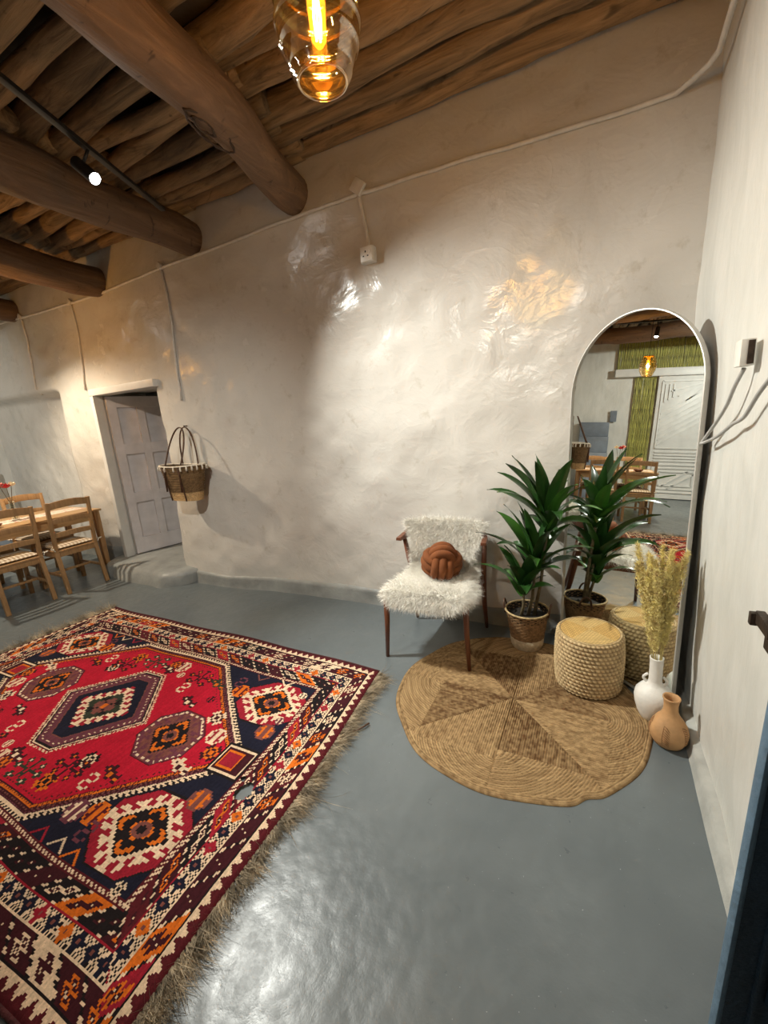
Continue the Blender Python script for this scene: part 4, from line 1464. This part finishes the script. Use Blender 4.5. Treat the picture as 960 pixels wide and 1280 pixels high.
# ------------------------------------------------------------------ potted plant
PX, PY = -0.375, 2.535
pz = rug_top(PX, PY)
pp = empty('potted_plant', (PX, PY, pz), label='dark green dracaena with three leaf rosettes in a woven pot', cat='potted plant')
n = 72
prof = [(0.088, 0.0), (0.096, 0.02), (0.104, 0.09), (0.117, 0.17), (0.127, 0.235), (0.131, 0.247)]
V = []
zz_ = np.linspace(0, 0.247, 44)
for a in range(n):
    for z in zz_:
        r = np.interp(z, [p[1] for p in prof], [p[0] for p in prof])
        w = 0.0022 * (1 if (int(z / 0.0112) + a // 2) % 2 else -1) if z > 0.07 else 0
        V.append(((r + w) * math.cos(2 * PI * a / n), (r + w) * math.sin(2 * PI * a / n), z))
np_mesh('pot_basket', V, grid_faces(n, len(zz_), True), M['wicker_edge'], pp)
pot = [o for o in pp.children][0]
MB().lathe([(0.0895, 0.0), (0.0985, 0.02), (0.1045, 0.07), (0.100, 0.072)], 48).build('cream_base_band', simple('cream_rope', (0.58, 0.46, 0.30), 0.8, 0.15, 40, 0.5, 150), pp)
MB().tube([(0.131 * math.cos(a * PI / 24), 0.131 * math.sin(a * PI / 24), 0.249) for a in range(48)], 0.0065, 8, closed=True).build('rim', M['straw'], pp)
MB().lathe([(0.128, 0.247), (0.12, 0.20), (0.118, 0.19)], 36).lathe([(0.121, 0.205), (0.06, 0.212), (0.001, 0.208)], 36).build('soil', M['soil'], pp)
for s_ in (-1, 1):
    hp = []
    for i in range(11):
        a = PI * i / 10
        hp.append((s_ * (0.129 + 0.012 * math.sin(a)), 0.035 * math.cos(a), 0.225 + 0.075 * math.sin(a)))
    MB().tube(hp, 0.006, 8).build('handle', M['leather'], pp)


def leaf_mesh(L, w, bend, twist, seed, roll=0.0):
    rnd = random.Random(seed)
    n = 11
    v, f = [], []
    p = Vector((0, 0, 0)); el = rnd.uniform(1.0, 1.25)
    for i in range(n + 1):
        k = i / n
        d = Vector((math.cos(el), 0, math.sin(el)))
        nn = Vector((-math.sin(el), 0, math.cos(el)))
        ww = w * (math.sin(PI * min(1, (k * 0.93 + 0.07)) ** 0.8) ** 0.75) * (1 if k < 0.999 else 0.02)
        ww = max(ww, 0.0015 if k > 0.9 else 0.006)
        tw = twist * k + roll
        sd = Vector((0, math.cos(tw), 0)) + nn * math.sin(tw)
        fold = 0.30
        for s_ in (-1, -0.5, 0, 0.5, 1):
            v.append(p + sd * (s_ * ww / 2) + nn * (abs(s_) * ww * 0.5 * fold + 0.0025 * math.sin(k * 9 + s_ * 2 + seed)))
        p = p + d * (L / n)
        el -= bend / n * (0.5 + k)
    for i in range(n):
        for j in range(4):
            f.append((i * 5 + j, i * 5 + j + 1, (i + 1) * 5 + j + 1, (i + 1) * 5 + j))
    me = bpy.data.meshes.new('leaf')
    me.from_pydata([tuple(q) for q in v], [], f)
    me.update()
    return me


ROS = [  # base offset, leaf count, length, seed
    (Vector((-0.035, -0.02, 0.20)), Vector((-0.015, -0.05, 0.40)), 14, 0.35, 11),
    (Vector((0.005, 0.0, 0.20)), Vector((0.05, -0.03, 0.54)), 18, 0.46, 23),
    (Vector((0.04, 0.01, 0.20)), Vector((0.115, -0.01, 0.80)), 22, 0.50, 37),
]
for b, t_, cnt, L, sd in ROS:
    bend = [b, b.lerp(t_, 0.4) + Vector((0.01, 0.004, 0)), t_]
    st_ = MB().tube(bend, [0.011, 0.0095, 0.008], 8).build('stem', M['stem'], pp)
    rnd = random.Random(sd)
    for i in range(cnt):
        k = i / (cnt - 1)
        az = i * 2.399 + rnd.uniform(-0.25, 0.25)
        LL_ = L * (0.72 + 0.4 * (1 - abs(k - 0.45))) * rnd.uniform(0.82, 1.0)
        toward_glass = math.cos(az - 0.82)
        if toward_glass > 0.35: LL_ *= 0.72
        if math.sin(az) > 0.5: LL_ *= 0.8
        me = leaf_mesh(LL_, rnd.uniform(0.066, 0.088), (1.65 - 1.25 * k) * rnd.uniform(0.75, 1.1), rnd.uniform(-0.7, 0.7), sd * 100 + i, rnd.uniform(-0.35, 0.35))
        o = link_mesh('leaf', me, M['leaf'], st_)
        o.location = t_ + Vector((0, 0, -0.05 + 0.09 * k))
        o.rotation_euler = (rnd.uniform(-0.1, 0.1), -0.30 * k + 0.28 * (1 - k), az)
        Rm = o.rotation_euler.to_matrix()
        sc_l = 1.0                                   # leaves are shorter where the glass or the wall is in the way
        while sc_l > 0.3:
            ok = True
            for vt in me.vertices:
                w_ = Vector((PX, PY, pz)) + o.location + Rm @ (vt.co * sc_l)
                if (w_ - b0).dot(nv_) < 0.012 or w_.y > YB - 0.05:
                    ok = False
                    break
            if ok: break
            sc_l -= 0.06
        o.scale = (sc_l,) * 3

# ------------------------------------------------------------------ woven pouf
SX, SY = -0.015, 2.255
po = empty('woven_pouf', (SX, SY, 0.012), label='round braided straw pouf with a flat golden woven top', cat='pouf')
rows_, cols_ = 15, 46
nt, nz = cols_ * 6, rows_ * 7 + 1
th = np.linspace(0, 2 * PI, nt, endpoint=False); zz = np.linspace(0, 1, nz)
TH, ZZ = np.meshgrid(th, zz, indexing='ij')
H_ = 0.315
ri = np.minimum(np.floor(ZZ * rows_), rows_ - 1); fz = ZZ * rows_ - ri
ph = TH / (2 * PI) * cols_ + 0.5 * (ri % 2) + (fz - 0.5) * 0.35
fp = ph - np.floor(ph)
bump_ = (np.sin(PI * np.clip(fz, 0, 1)) ** 0.6) * (np.sin(PI * fp) ** 0.55)
rad = 0.152 + 0.012 * np.sin(PI * np.clip(ZZ, 0.0, 1)) ** 0.6 + 0.0095 * bump_ - 0.010 * sstep(0.97, 1.0, ZZ) - 0.012 * sstep(0.05, 0, ZZ)
V = np.stack([rad * np.cos(TH), rad * np.sin(TH), ZZ * H_], -1).reshape(-1, 3)
tone = np.clip(0.25 + 0.75 * bump_ + 0.35 * (h01(np.floor(ph) * 3.3 + ri * 7.7) - 0.5), 0.1, 1.1)[..., None]
vc = np.array([0.17, 0.10, 0.045]) * (1 - tone) + np.array([0.66, 0.49, 0.27]) * tone
np_mesh('braided_side', V, grid_faces(nt, nz, True), M['pouf_braid'], po, True, vert_cols=vc.reshape(-1, 3))
nr, nt = 48, 240
RHO, TH = np.meshgrid(np.linspace(0.003, 1, nr), np.linspace(0, 2 * PI, nt, endpoint=False))
R_ = RHO * 0.152
px_, py_ = R_ * np.cos(TH), R_ * np.sin(TH)
sec = np.floor((TH + 0.6) / (PI / 2)) % 4
rot = np.where(sec % 2 == 0, 0.35, 1.9)
u_ = px_ * np.cos(rot) + py_ * np.sin(rot); v_ = -px_ * np.sin(rot) + py_ * np.cos(rot)
wv = np.abs(np.sin(PI * u_ / 0.010)) * (0.6 + 0.4 * np.sin(PI * v_ / 0.009 + PI * np.floor(u_ / 0.010)))
hz = 0.312 + 0.008 * (1 - RHO ** 2) + 0.0018 * wv - 0.012 * sstep(0.965, 1.0, RHO)
tn = (0.55 + 0.45 * wv)[..., None] * (0.92 + 0.16 * h01(np.floor(u_ / 0.010))[..., None])
vc = np.where((sec % 2 == 0)[..., None], np.array([0.74, 0.47, 0.16]), np.array([0.78, 0.54, 0.22])) * tn
np_mesh('woven_top', np.stack([px_, py_, hz], -1).reshape(-1, 3), grid_faces(nt, nr, True), M['pouf_braid'], po, True, vert_cols=vc.reshape(-1, 3))
MB().tube([(0.150 * math.cos(a * PI / 32), 0.150 * math.sin(a * PI / 32), 0.311) for a in range(64)], 0.0055, 8, closed=True).build('top_rim', M['straw'], po)

# ------------------------------------------------------------------ white vase with dried grass
VX, VY = 0.272, 2.095
vs_ = empty('white_vase', (VX, VY, 0.0), label='white round-bellied vase with a tall neck and tiny ring handles', cat='vase')
prof = [(0.001, 0.004), (0.045, 0.0), (0.052, 0.006), (0.068, 0.04), (0.079, 0.08), (0.083, 0.112), (0.078, 0.140), (0.062, 0.163), (0.042, 0.178), (0.030, 0.190), (0.0275, 0.205), (0.027, 0.26), (0.028, 0.315), (0.0295, 0.322), (0.025, 0.322), (0.023, 0.30), (0.022, 0.2)]
MB().lathe(prof, 48).build('body', M['white_ceramic'], vs_)
for s_ in (-1, 1):
    for dz in (0.205,):
        hp = [(s_ * (0.030 + 0.017 * math.sin(PI * i / 8)), s_ * -0.006, dz + 0.022 - 0.044 * i / 8) for i in range(9)]
        MB().tube(hp, 0.0065, 8).build('ring_handle', M['white_ceramic'], vs_)
NST = 14
for i in range(NST):
    rnd = random.Random(900 + i)
    az = rnd.uniform(0, 2 * PI); sp_ = rnd.uniform(0.01, 0.085)
    ht = rnd.uniform(0.74, 0.88)
    dx_, dy_ = sp_ * math.cos(az) - 0.02, sp_ * math.sin(az) - 0.012
    if dx_ > 0.075: dx_ = 0.075
    path = [Vector((VX + 0.012 * math.cos(az), VY + 0.012 * math.sin(az), 0.21))]
    for k in (0.33, 0.66, 1.0):
        path.append(Vector((VX + 0.012 * math.cos(az) + dx_ * k ** 1.4, VY + 0.012 * math.sin(az) + dy_ * k ** 1.4, 0.21 + (ht - 0.21) * k)))
    o = MB().tube(path, [0.0016, 0.0014, 0.0011, 0.0006], 5).build('dried_grass_stem', M['pampas'])
    tag(o, 'feathery golden dried grass plume standing in the white vase', 'dried grass', 'dried grass plumes in the white vase')
    n = 1500
    kk = rng.random(n) ** 0.8 * 0.72 + 0.28
    seg_ = np.minimum((kk * 3).astype(int), 2); f = kk * 3 - seg_
    pa_ = np.array([list(p) for p in path])
    P0 = pa_[seg_] * (1 - f)[:, None] + pa_[seg_ + 1] * f[:, None]
    dirs = rng.normal(size=(n, 3)) * 0.75 + np.array([0, 0, 1.0])
    wid = 0.024 * np.sin(PI * np.clip((kk - 0.28) / 0.75, 0.03, 1)) ** 0.5
    P0 = P0 + rng.normal(size=(n, 3)) * (wid * 0.32)[:, None]
    P0[:, 0] = np.minimum(P0[:, 0], XR - 0.03)
    ob = ribbons(P0, dirs, rng.uniform(0.010, 0.026, n), rng.uniform(0.0018, 0.0042, n), M['pampas'], 'plume', o, 2, 0.5, 0.0)
    tag(ob, kind='stuff')

# ------------------------------------------------------------------ terracotta jug
JX, JY = 0.316, 1.935
jg = empty('terracotta_jug', (JX, JY, 0.0), label='tan terracotta bottle with carved leaf strokes beside the white vase', cat='jug')
prof = [(0.001, 0.003), (0.04, 0.0), (0.058, 0.012), (0.072, 0.04), (0.0745, 0.07), (0.068, 0.098), (0.052, 0.126), (0.036, 0.148), (0.0285, 0.168), (0.027, 0.195), (0.030, 0.218), (0.034, 0.228), (0.0335, 0.234), (0.028, 0.232), (0.024, 0.215), (0.021, 0.17)]
MB().lathe(prof, 48).build('body', M['terracotta'], jg)
def jug_pt(a, z, lift=0.0006):
    r = np.interp(z, [p[1] for p in prof[1:11]], [p[0] for p in prof[1:11]]) + lift
    return Vector((r * math.cos(a), r * math.sin(a), z))
for col_ in range(5):
    a0 = -2.0 + col_ * 1.25
    for i in range(8):
        z = 0.045 + i * 0.0095
        MB().tube([jug_pt(a0 - 0.02, z + 0.008), jug_pt(a0 + 0.16, z + 0.002), jug_pt(a0 + 0.34, z - 0.010)], [0.0014, 0.0026, 0.0010], 5).build('carved_stroke', M['terracotta_dark'], jg)
    MB().tube([jug_pt(a0 - 0.03, 0.035 + 0.012 * i) for i in range(8)], 0.001, 5).build('carved_vein', M['terracotta_dark'], jg)

# ------------------------------------------------------------------ straw bag on the wall
BX, BY = -3.47, wy(-3.5, 1.1) - 0.145
bg = empty('straw_bag', (BX, BY, 0.885), math.radians(0), label='woven straw basket bag with cream tassels hanging on the plaster beside the door', cat='bag')
n, nz = 84, 40
V = []
zz = np.linspace(0, 0.345, nz)
tone_ = []
for a in range(n):
    for i, z in enumerate(zz):
        k = z / 0.345
        rx, ry = 0.195 + 0.085 * k ** 1.1, 0.085 + 0.04 * k
        w = 0.004 * math.sin(PI * i * 0.9) * math.cos(a * PI / 2) + 0.003 * math.sin(i * 2.2)
        th = 2 * PI * a / n
        cx_, sx_ = abs(math.cos(th)) ** 0.75 * math.copysign(1, math.cos(th)), abs(math.sin(th)) ** 0.75 * math.copysign(1, math.sin(th))
        V.append(((rx + w) * cx_, (ry + w) * sx_, z + 0.012 * abs(math.cos(th)) * k))
        c1 = np.array([0.55, 0.36, 0.17]) if k < 0.24 else np.array([0.17, 0.105, 0.05])
        tone_.append(c1 * (0.7 + 0.6 * random.random()))
np_mesh('woven_body', V, grid_faces(n, nz, True), M['seagrass'], bg, True, vert_cols=np.array(tone_))
MB().add([(0.195 * math.cos(2 * PI * a / 24), 0.085 * math.sin(2 * PI * a / 24), 0.002) for a in range(24)], [tuple(range(24))]).build('base', M['straw_dark'], bg)
rim_ = []
for a in range(84):
    th = 2 * PI * a / 84
    cx_, sx_ = abs(math.cos(th)) ** 0.75 * math.copysign(1, math.cos(th)), abs(math.sin(th)) ** 0.75 * math.copysign(1, math.sin(th))
    rim_.append((0.282 * cx_, 0.127 * sx_, 0.349 + 0.012 * abs(math.cos(th))))
MB().tube(rim_, 0.008, 8, closed=True).build('rim_band', M['tassel'], bg)
for a in range(0, 84, 4):
    p = Vector(rim_[a]); q = Vector((p.x * 1.03, p.y * 1.05, p.z))
    MB().tube([q, q + Vector((p.x * 0.02, p.y * 0.04, -0.02)), q + Vector((p.x * 0.01, p.y * 0.03, -0.048))], [0.005, 0.0085, 0.0095], 6).build('tassel', M['tassel'], bg)
for y_, sgn in ((-0.118, -1), (0.118, 1)):
    hp = []
    for i in range(21):
        a = PI * i / 20
        lean = 0.10 if sgn < 0 else 0.0
        hp.append((0.115 * math.cos(a) * (1 + 0.25 * math.sin(a)) - 0.02, y_ + (0.115 - y_ - (0.035 if sgn < 0 else 0.0)) * math.sin(a) ** 0.8 * 0.9, 0.30 + 0.43 * math.sin(a) ** 0.85))
    MB().tube([(hp[0][0], hp[0][1] - 0.004 * (-sgn), 0.10)] + hp + [(hp[-1][0], hp[-1][1], 0.10)], 0.0095, 8, flat=0.6).build('handle', M['leather'], bg)
for x in (-0.135, 0.095):
    ptsl = []
    for z in np.linspace(0.0, 0.34, 8):
        k = z / 0.345
        rx, ry = 0.195 + 0.085 * k ** 1.1, 0.085 + 0.04 * k
        yy = -(ry + 0.006) * max(0.0, (1 - (abs(x) / rx) ** 2.67)) ** (1 / 2.67)
        ptsl.append((x, yy - 0.002, z))
    MB().tube(ptsl, 0.0085, 6, flat=0.5).build('strap', M['leather'], bg)
bg.scale = (0.92, 0.92, 0.92)
o = MB().tube([(-3.49, wy(-3.49, 1.60) + 0.02, 1.57), (-3.49, wy(-3.49, 1.6) - 0.03, 1.565)], 0.005, 6).tube([(-3.49, wy(-3.49, 1.6) - 0.03, 1.565), (-3.49, wy(-3.49, 1.6) - 0.034, 1.565)], 0.009, 8).build('wall_nail', M['iron'])
tag(o, 'iron nail in the plaster from which the straw bag hangs', 'nail')

# ------------------------------------------------------------------ dining corner
TX0, TX1, TY0, TY1, TZ = -5.67, -4.93, 1.40, 2.56, 0.752
tb_ = empty('dining_table', ((TX0 + TX1) / 2, (TY0 + TY1) / 2, 0), label='golden pine dining table standing against the plaster left of the door', cat='table')
tw_, tl_ = TX1 - TX0, TY1 - TY0
MB().box((0, 0, TZ - 0.011), (tw_, tl_, 0.022)).build('table_top', M['pine_y'], tb_, True, 0.004)
for sx_ in (-1, 1):
    MB().box((sx_ * (tw_ / 2 - 0.045), 0, TZ - 0.07), (0.02, tl_ - 0.12, 0.09)).build('apron', M['pine_y'], tb_, True, 0.002)
    for sy_ in (-1, 1):
        MB().bar((sx_ * (tw_ / 2 - 0.04), sy_ * (tl_ / 2 - 0.04), 0), (sx_ * (tw_ / 2 - 0.045), sy_ * (tl_ / 2 - 0.045), TZ - 0.022), 0.045, 0.045, (1, 0, 0), 0.058, 0.058).build('leg', M['pine'], tb_, True, 0.003)
for sy_ in (-1, 1):
    MB().box((0, sy_ * (tl_ / 2 - 0.045), TZ - 0.07), (tw_ - 0.12, 0.02, 0.09)).build('apron', M['pine_y'], tb_, True, 0.002)


def make_chair():
    r = empty('dining_chair', (0, 0, 0))
    hw_, dp = 0.185, 0.40           # local: back at +x, seat towards -x
    for s_ in (-1, 1):
        MB().bar((0.065, s_ * hw_, 0), (0.0, s_ * (hw_ - 0.004), 0.44), 0.036, 0.030, (1, 0, 0)).bar((0.0, s_ * (hw_ - 0.004), 0.44), (0.045, s_ * hw_, 0.935), 0.034, 0.028, (1, 0, 0)).build('leg', M['pine'], r, True, 0.004)
        MB().bar((-dp, s_ * (hw_ + 0.005), 0), (-dp + 0.015, s_ * hw_, 0.425), 0.034, 0.034, (1, 0, 0)).build('leg', M['pine'], r, True, 0.004)
        MB().bar((0.03, s_ * hw_, 0.19), (-dp + 0.01, s_ * hw_, 0.19), 0.016, 0.026).build('stretcher', M['pine'], r, True, 0.002)
        MB().bar((0.0, s_ * hw_, 0.405), (-dp, s_ * hw_, 0.405), 0.02, 0.05).build('seat_rail', M['pine'], r, True, 0.002)
    MB().bar((-0.19, -hw_, 0.19), (-0.19, hw_, 0.19), 0.016, 0.024).build('stretcher', M['pine'], r, True, 0.002)
    for x in (0.0, -dp + 0.01):
        MB().bar((x, -hw_, 0.405), (x, hw_, 0.405), 0.02, 0.05).build('seat_rail', M['pine'], r, True, 0.002)
    MB().box((-0.195, 0, 0.4385), (0.43, 0.395, 0.017)).build('seat', M['pine'], r, True, 0.004)
    for z, h, lift in ((0.895, 0.065, 0.02), (0.74, 0.045, 0.012), (0.60, 0.045, 0.012)):
        v, f = [], []
        for i in range(13):
            k = i / 12 * 2 - 1
            x = 0.045 * (z - 0.44) / 0.495 + 0.014 * (1 - k * k)
            y = k * (hw_ - 0.008)
            zt = z + h / 2 + lift * (1 - k * k)
            zb = z - h / 2 + lift * 0.6 * (1 - k * k)
            v += [(x - 0.009, y, zb), (x + 0.009, y, zb), (x + 0.009, y, zt), (x - 0.009, y, zt)]
        for i in range(12):
            for j in range(4):
                f.append((i * 4 + j, i * 4 + (j + 1) % 4, i * 4 + 4 + (j + 1) % 4, i * 4 + 4 + j))
        f += [(3, 2, 1, 0), (48, 49, 50, 51)]
        MB().add(v, f).build('back_rail', M['pine'], r, True, 0.003)
    return r


def make_cushion():
    r = empty('seat_cushion', (0, 0, 0))
    n = 22
    V = []
    for top in (1, 0):
        for i in range(n):
            for j in range(n):
                u, v = i / (n - 1) * 2 - 1, j / (n - 1) * 2 - 1
                e = max(0.0, 1 - max(abs(u), abs(v)) ** 6) ** 0.5 * (1 - 0.25 * (u * u + v * v) / 2)
                V.append((u * 0.185, v * 0.182, 0.020 + (0.026 if top else -0.019) * e))
    F = [(i * n + j, (i + 1) * n + j, (i + 1) * n + j + 1, i * n + j + 1) for i in range(n - 1) for j in range(n - 1)]
    F += [(n * n + f[0], n * n + f[3], n * n + f[2], n * n + f[1]) for f in F]
    MB().add(V, F).build('pad', M['gingham'], r)
    for s_ in (-1, 1):
        MB().tube([(0.175, s_ * 0.17, 0.02), (0.20, s_ * 0.195, 0.025), (0.215, s_ * 0.215, 0.03), (0.225, s_ * 0.20, 0.0)], 0.005, 6).tube([(0.21, s_ * 0.215, 0.02), (0.235, s_ * 0.235, 0.035)], 0.007, 6).build('tie', M['tassel'], r)
    return r


ch0, cu0 = make_chair(), make_cushion()
CH = [  # x of the back, y, rotation, labels
    (-4.775, 2.165, 0.0, 'pine ladder-back chair on the near side of the table closest to the door', 'checked beige cushion tied to the chair closest to the door'),
    (-4.775, 1.665, 0.0, 'pine ladder-back chair at the left picture edge on the near side of the table', 'checked beige cushion on the near-side chair at the left picture edge'),
    (-5.85, 2.25, PI, 'pine ladder-back chair beyond the table facing its near-side twin', 'checked cushion on the chair beyond the table below the rose vase'),
    (-5.85, 1.70, PI, 'pine ladder-back chair beyond the table, seen only in the mirror', 'checked cushion on the far-side chair seen only in the mirror'),
]
for i, (x, y, rz, l1, l2) in enumerate(CH):
    c = ch0 if i == 0 else copy_tree(ch0)
    c.location = (x, y, 0); c.rotation_euler = (0, 0, rz)
    tag(c, l1, 'chair', 'dining chairs around the pine table')
    q = cu0 if i == 0 else copy_tree(cu0)
    dx_ = -0.195 if rz == 0 else 0.195
    q.location = (x + dx_, y, 0.4475); q.rotation_euler = (0, 0, rz)
    tag(q, l2, 'cushion', 'checked cushions on the dining chairs')

V, F = [], []
o = MB().box((-5.30, 1.98, TZ + 0.0016), (0.26, 1.08, 0.003)).build('table_runner', M['runner'], None, True, 0.001)
tag(o, 'red and white patterned runner lying along the pine dining table', 'table runner')
bw = MB().lathe([(0.001, 0.003), (0.035, 0.0), (0.06, 0.02), (0.072, 0.038), (0.068, 0.038), (0.05, 0.014), (0.001, 0.009)], 28).build('wooden_bowl', M['teak'])
bw.location = (-5.06, 1.66, TZ + 0.001)
tag(bw, 'small brown wooden bowl on the near edge of the dining table', 'bowl')
fv = empty('bud_vase', (-5.30, 1.93, TZ + 0.004), label='slim clear glass vase on the runner of the dining table', cat='vase')
MB().lathe([(0.001, 0.004), (0.032, 0.0), (0.034, 0.01), (0.026, 0.08), (0.020, 0.16), (0.024, 0.20), (0.022, 0.20), (0.018, 0.16), (0.022, 0.08), (0.028, 0.016), (0.001, 0.012)], 24).build('glass_body', M['clear_glass'], fv)
def rose(dx, dy, dz, mat, lab, r=0.056):
    st_ = Vector((-5.30, 1.93, TZ + 0.02)); tp = st_ + Vector((dx, dy, dz))
    root = empty('rose', st_, label=lab, cat='flower')
    MB().tube([(0, 0, 0), (dx * 0.2, dy * 0.2, dz * 0.5), (dx, dy, dz)], 0.003, 6).build('stem', M['stem'], root)
    rnd = random.Random(int(dx * 1000) + 5)
    for i in range(11):
        a = i * 2.4; k = i / 10
        rr = r * (0.25 + 0.75 * k); op = 0.25 + 0.7 * k
        v, f = [], []
        for p in range(5):
            for q in range(5):
                u, w = p / 4, q / 4 * 2 - 1
                ang_ = a + w * (0.9 - 0.2 * k)
                rad_ = rr * (0.25 + 0.75 * u ** (0.7) * op + 0.12 * (1 - op)) * (1 - 0.1 * w * w)
                v.append((dx + rad_ * math.cos(ang_), dy + rad_ * math.sin(ang_), dz - 0.012 + (0.052 - 0.028 * k) * u * (1 - 0.35 * w * w)))
        for p in range(4):
            for q in range(4):
                f.append((p * 5 + q, p * 5 + q + 1, p * 5 + q + 6, p * 5 + q + 5))
        MB().add(v, f).build('petal', M[mat], root)
rose(0.015, -0.012, 0.335, 'rose_red', 'red rose in the slim vase on the dining table')
rose(-0.02, 0.045, 0.345, 'rose_cream', 'cream rose in the slim vase on the dining table')
rose(-0.02, -0.055, 0.355, 'rose_pink', 'pink rose in the slim vase on the dining table')
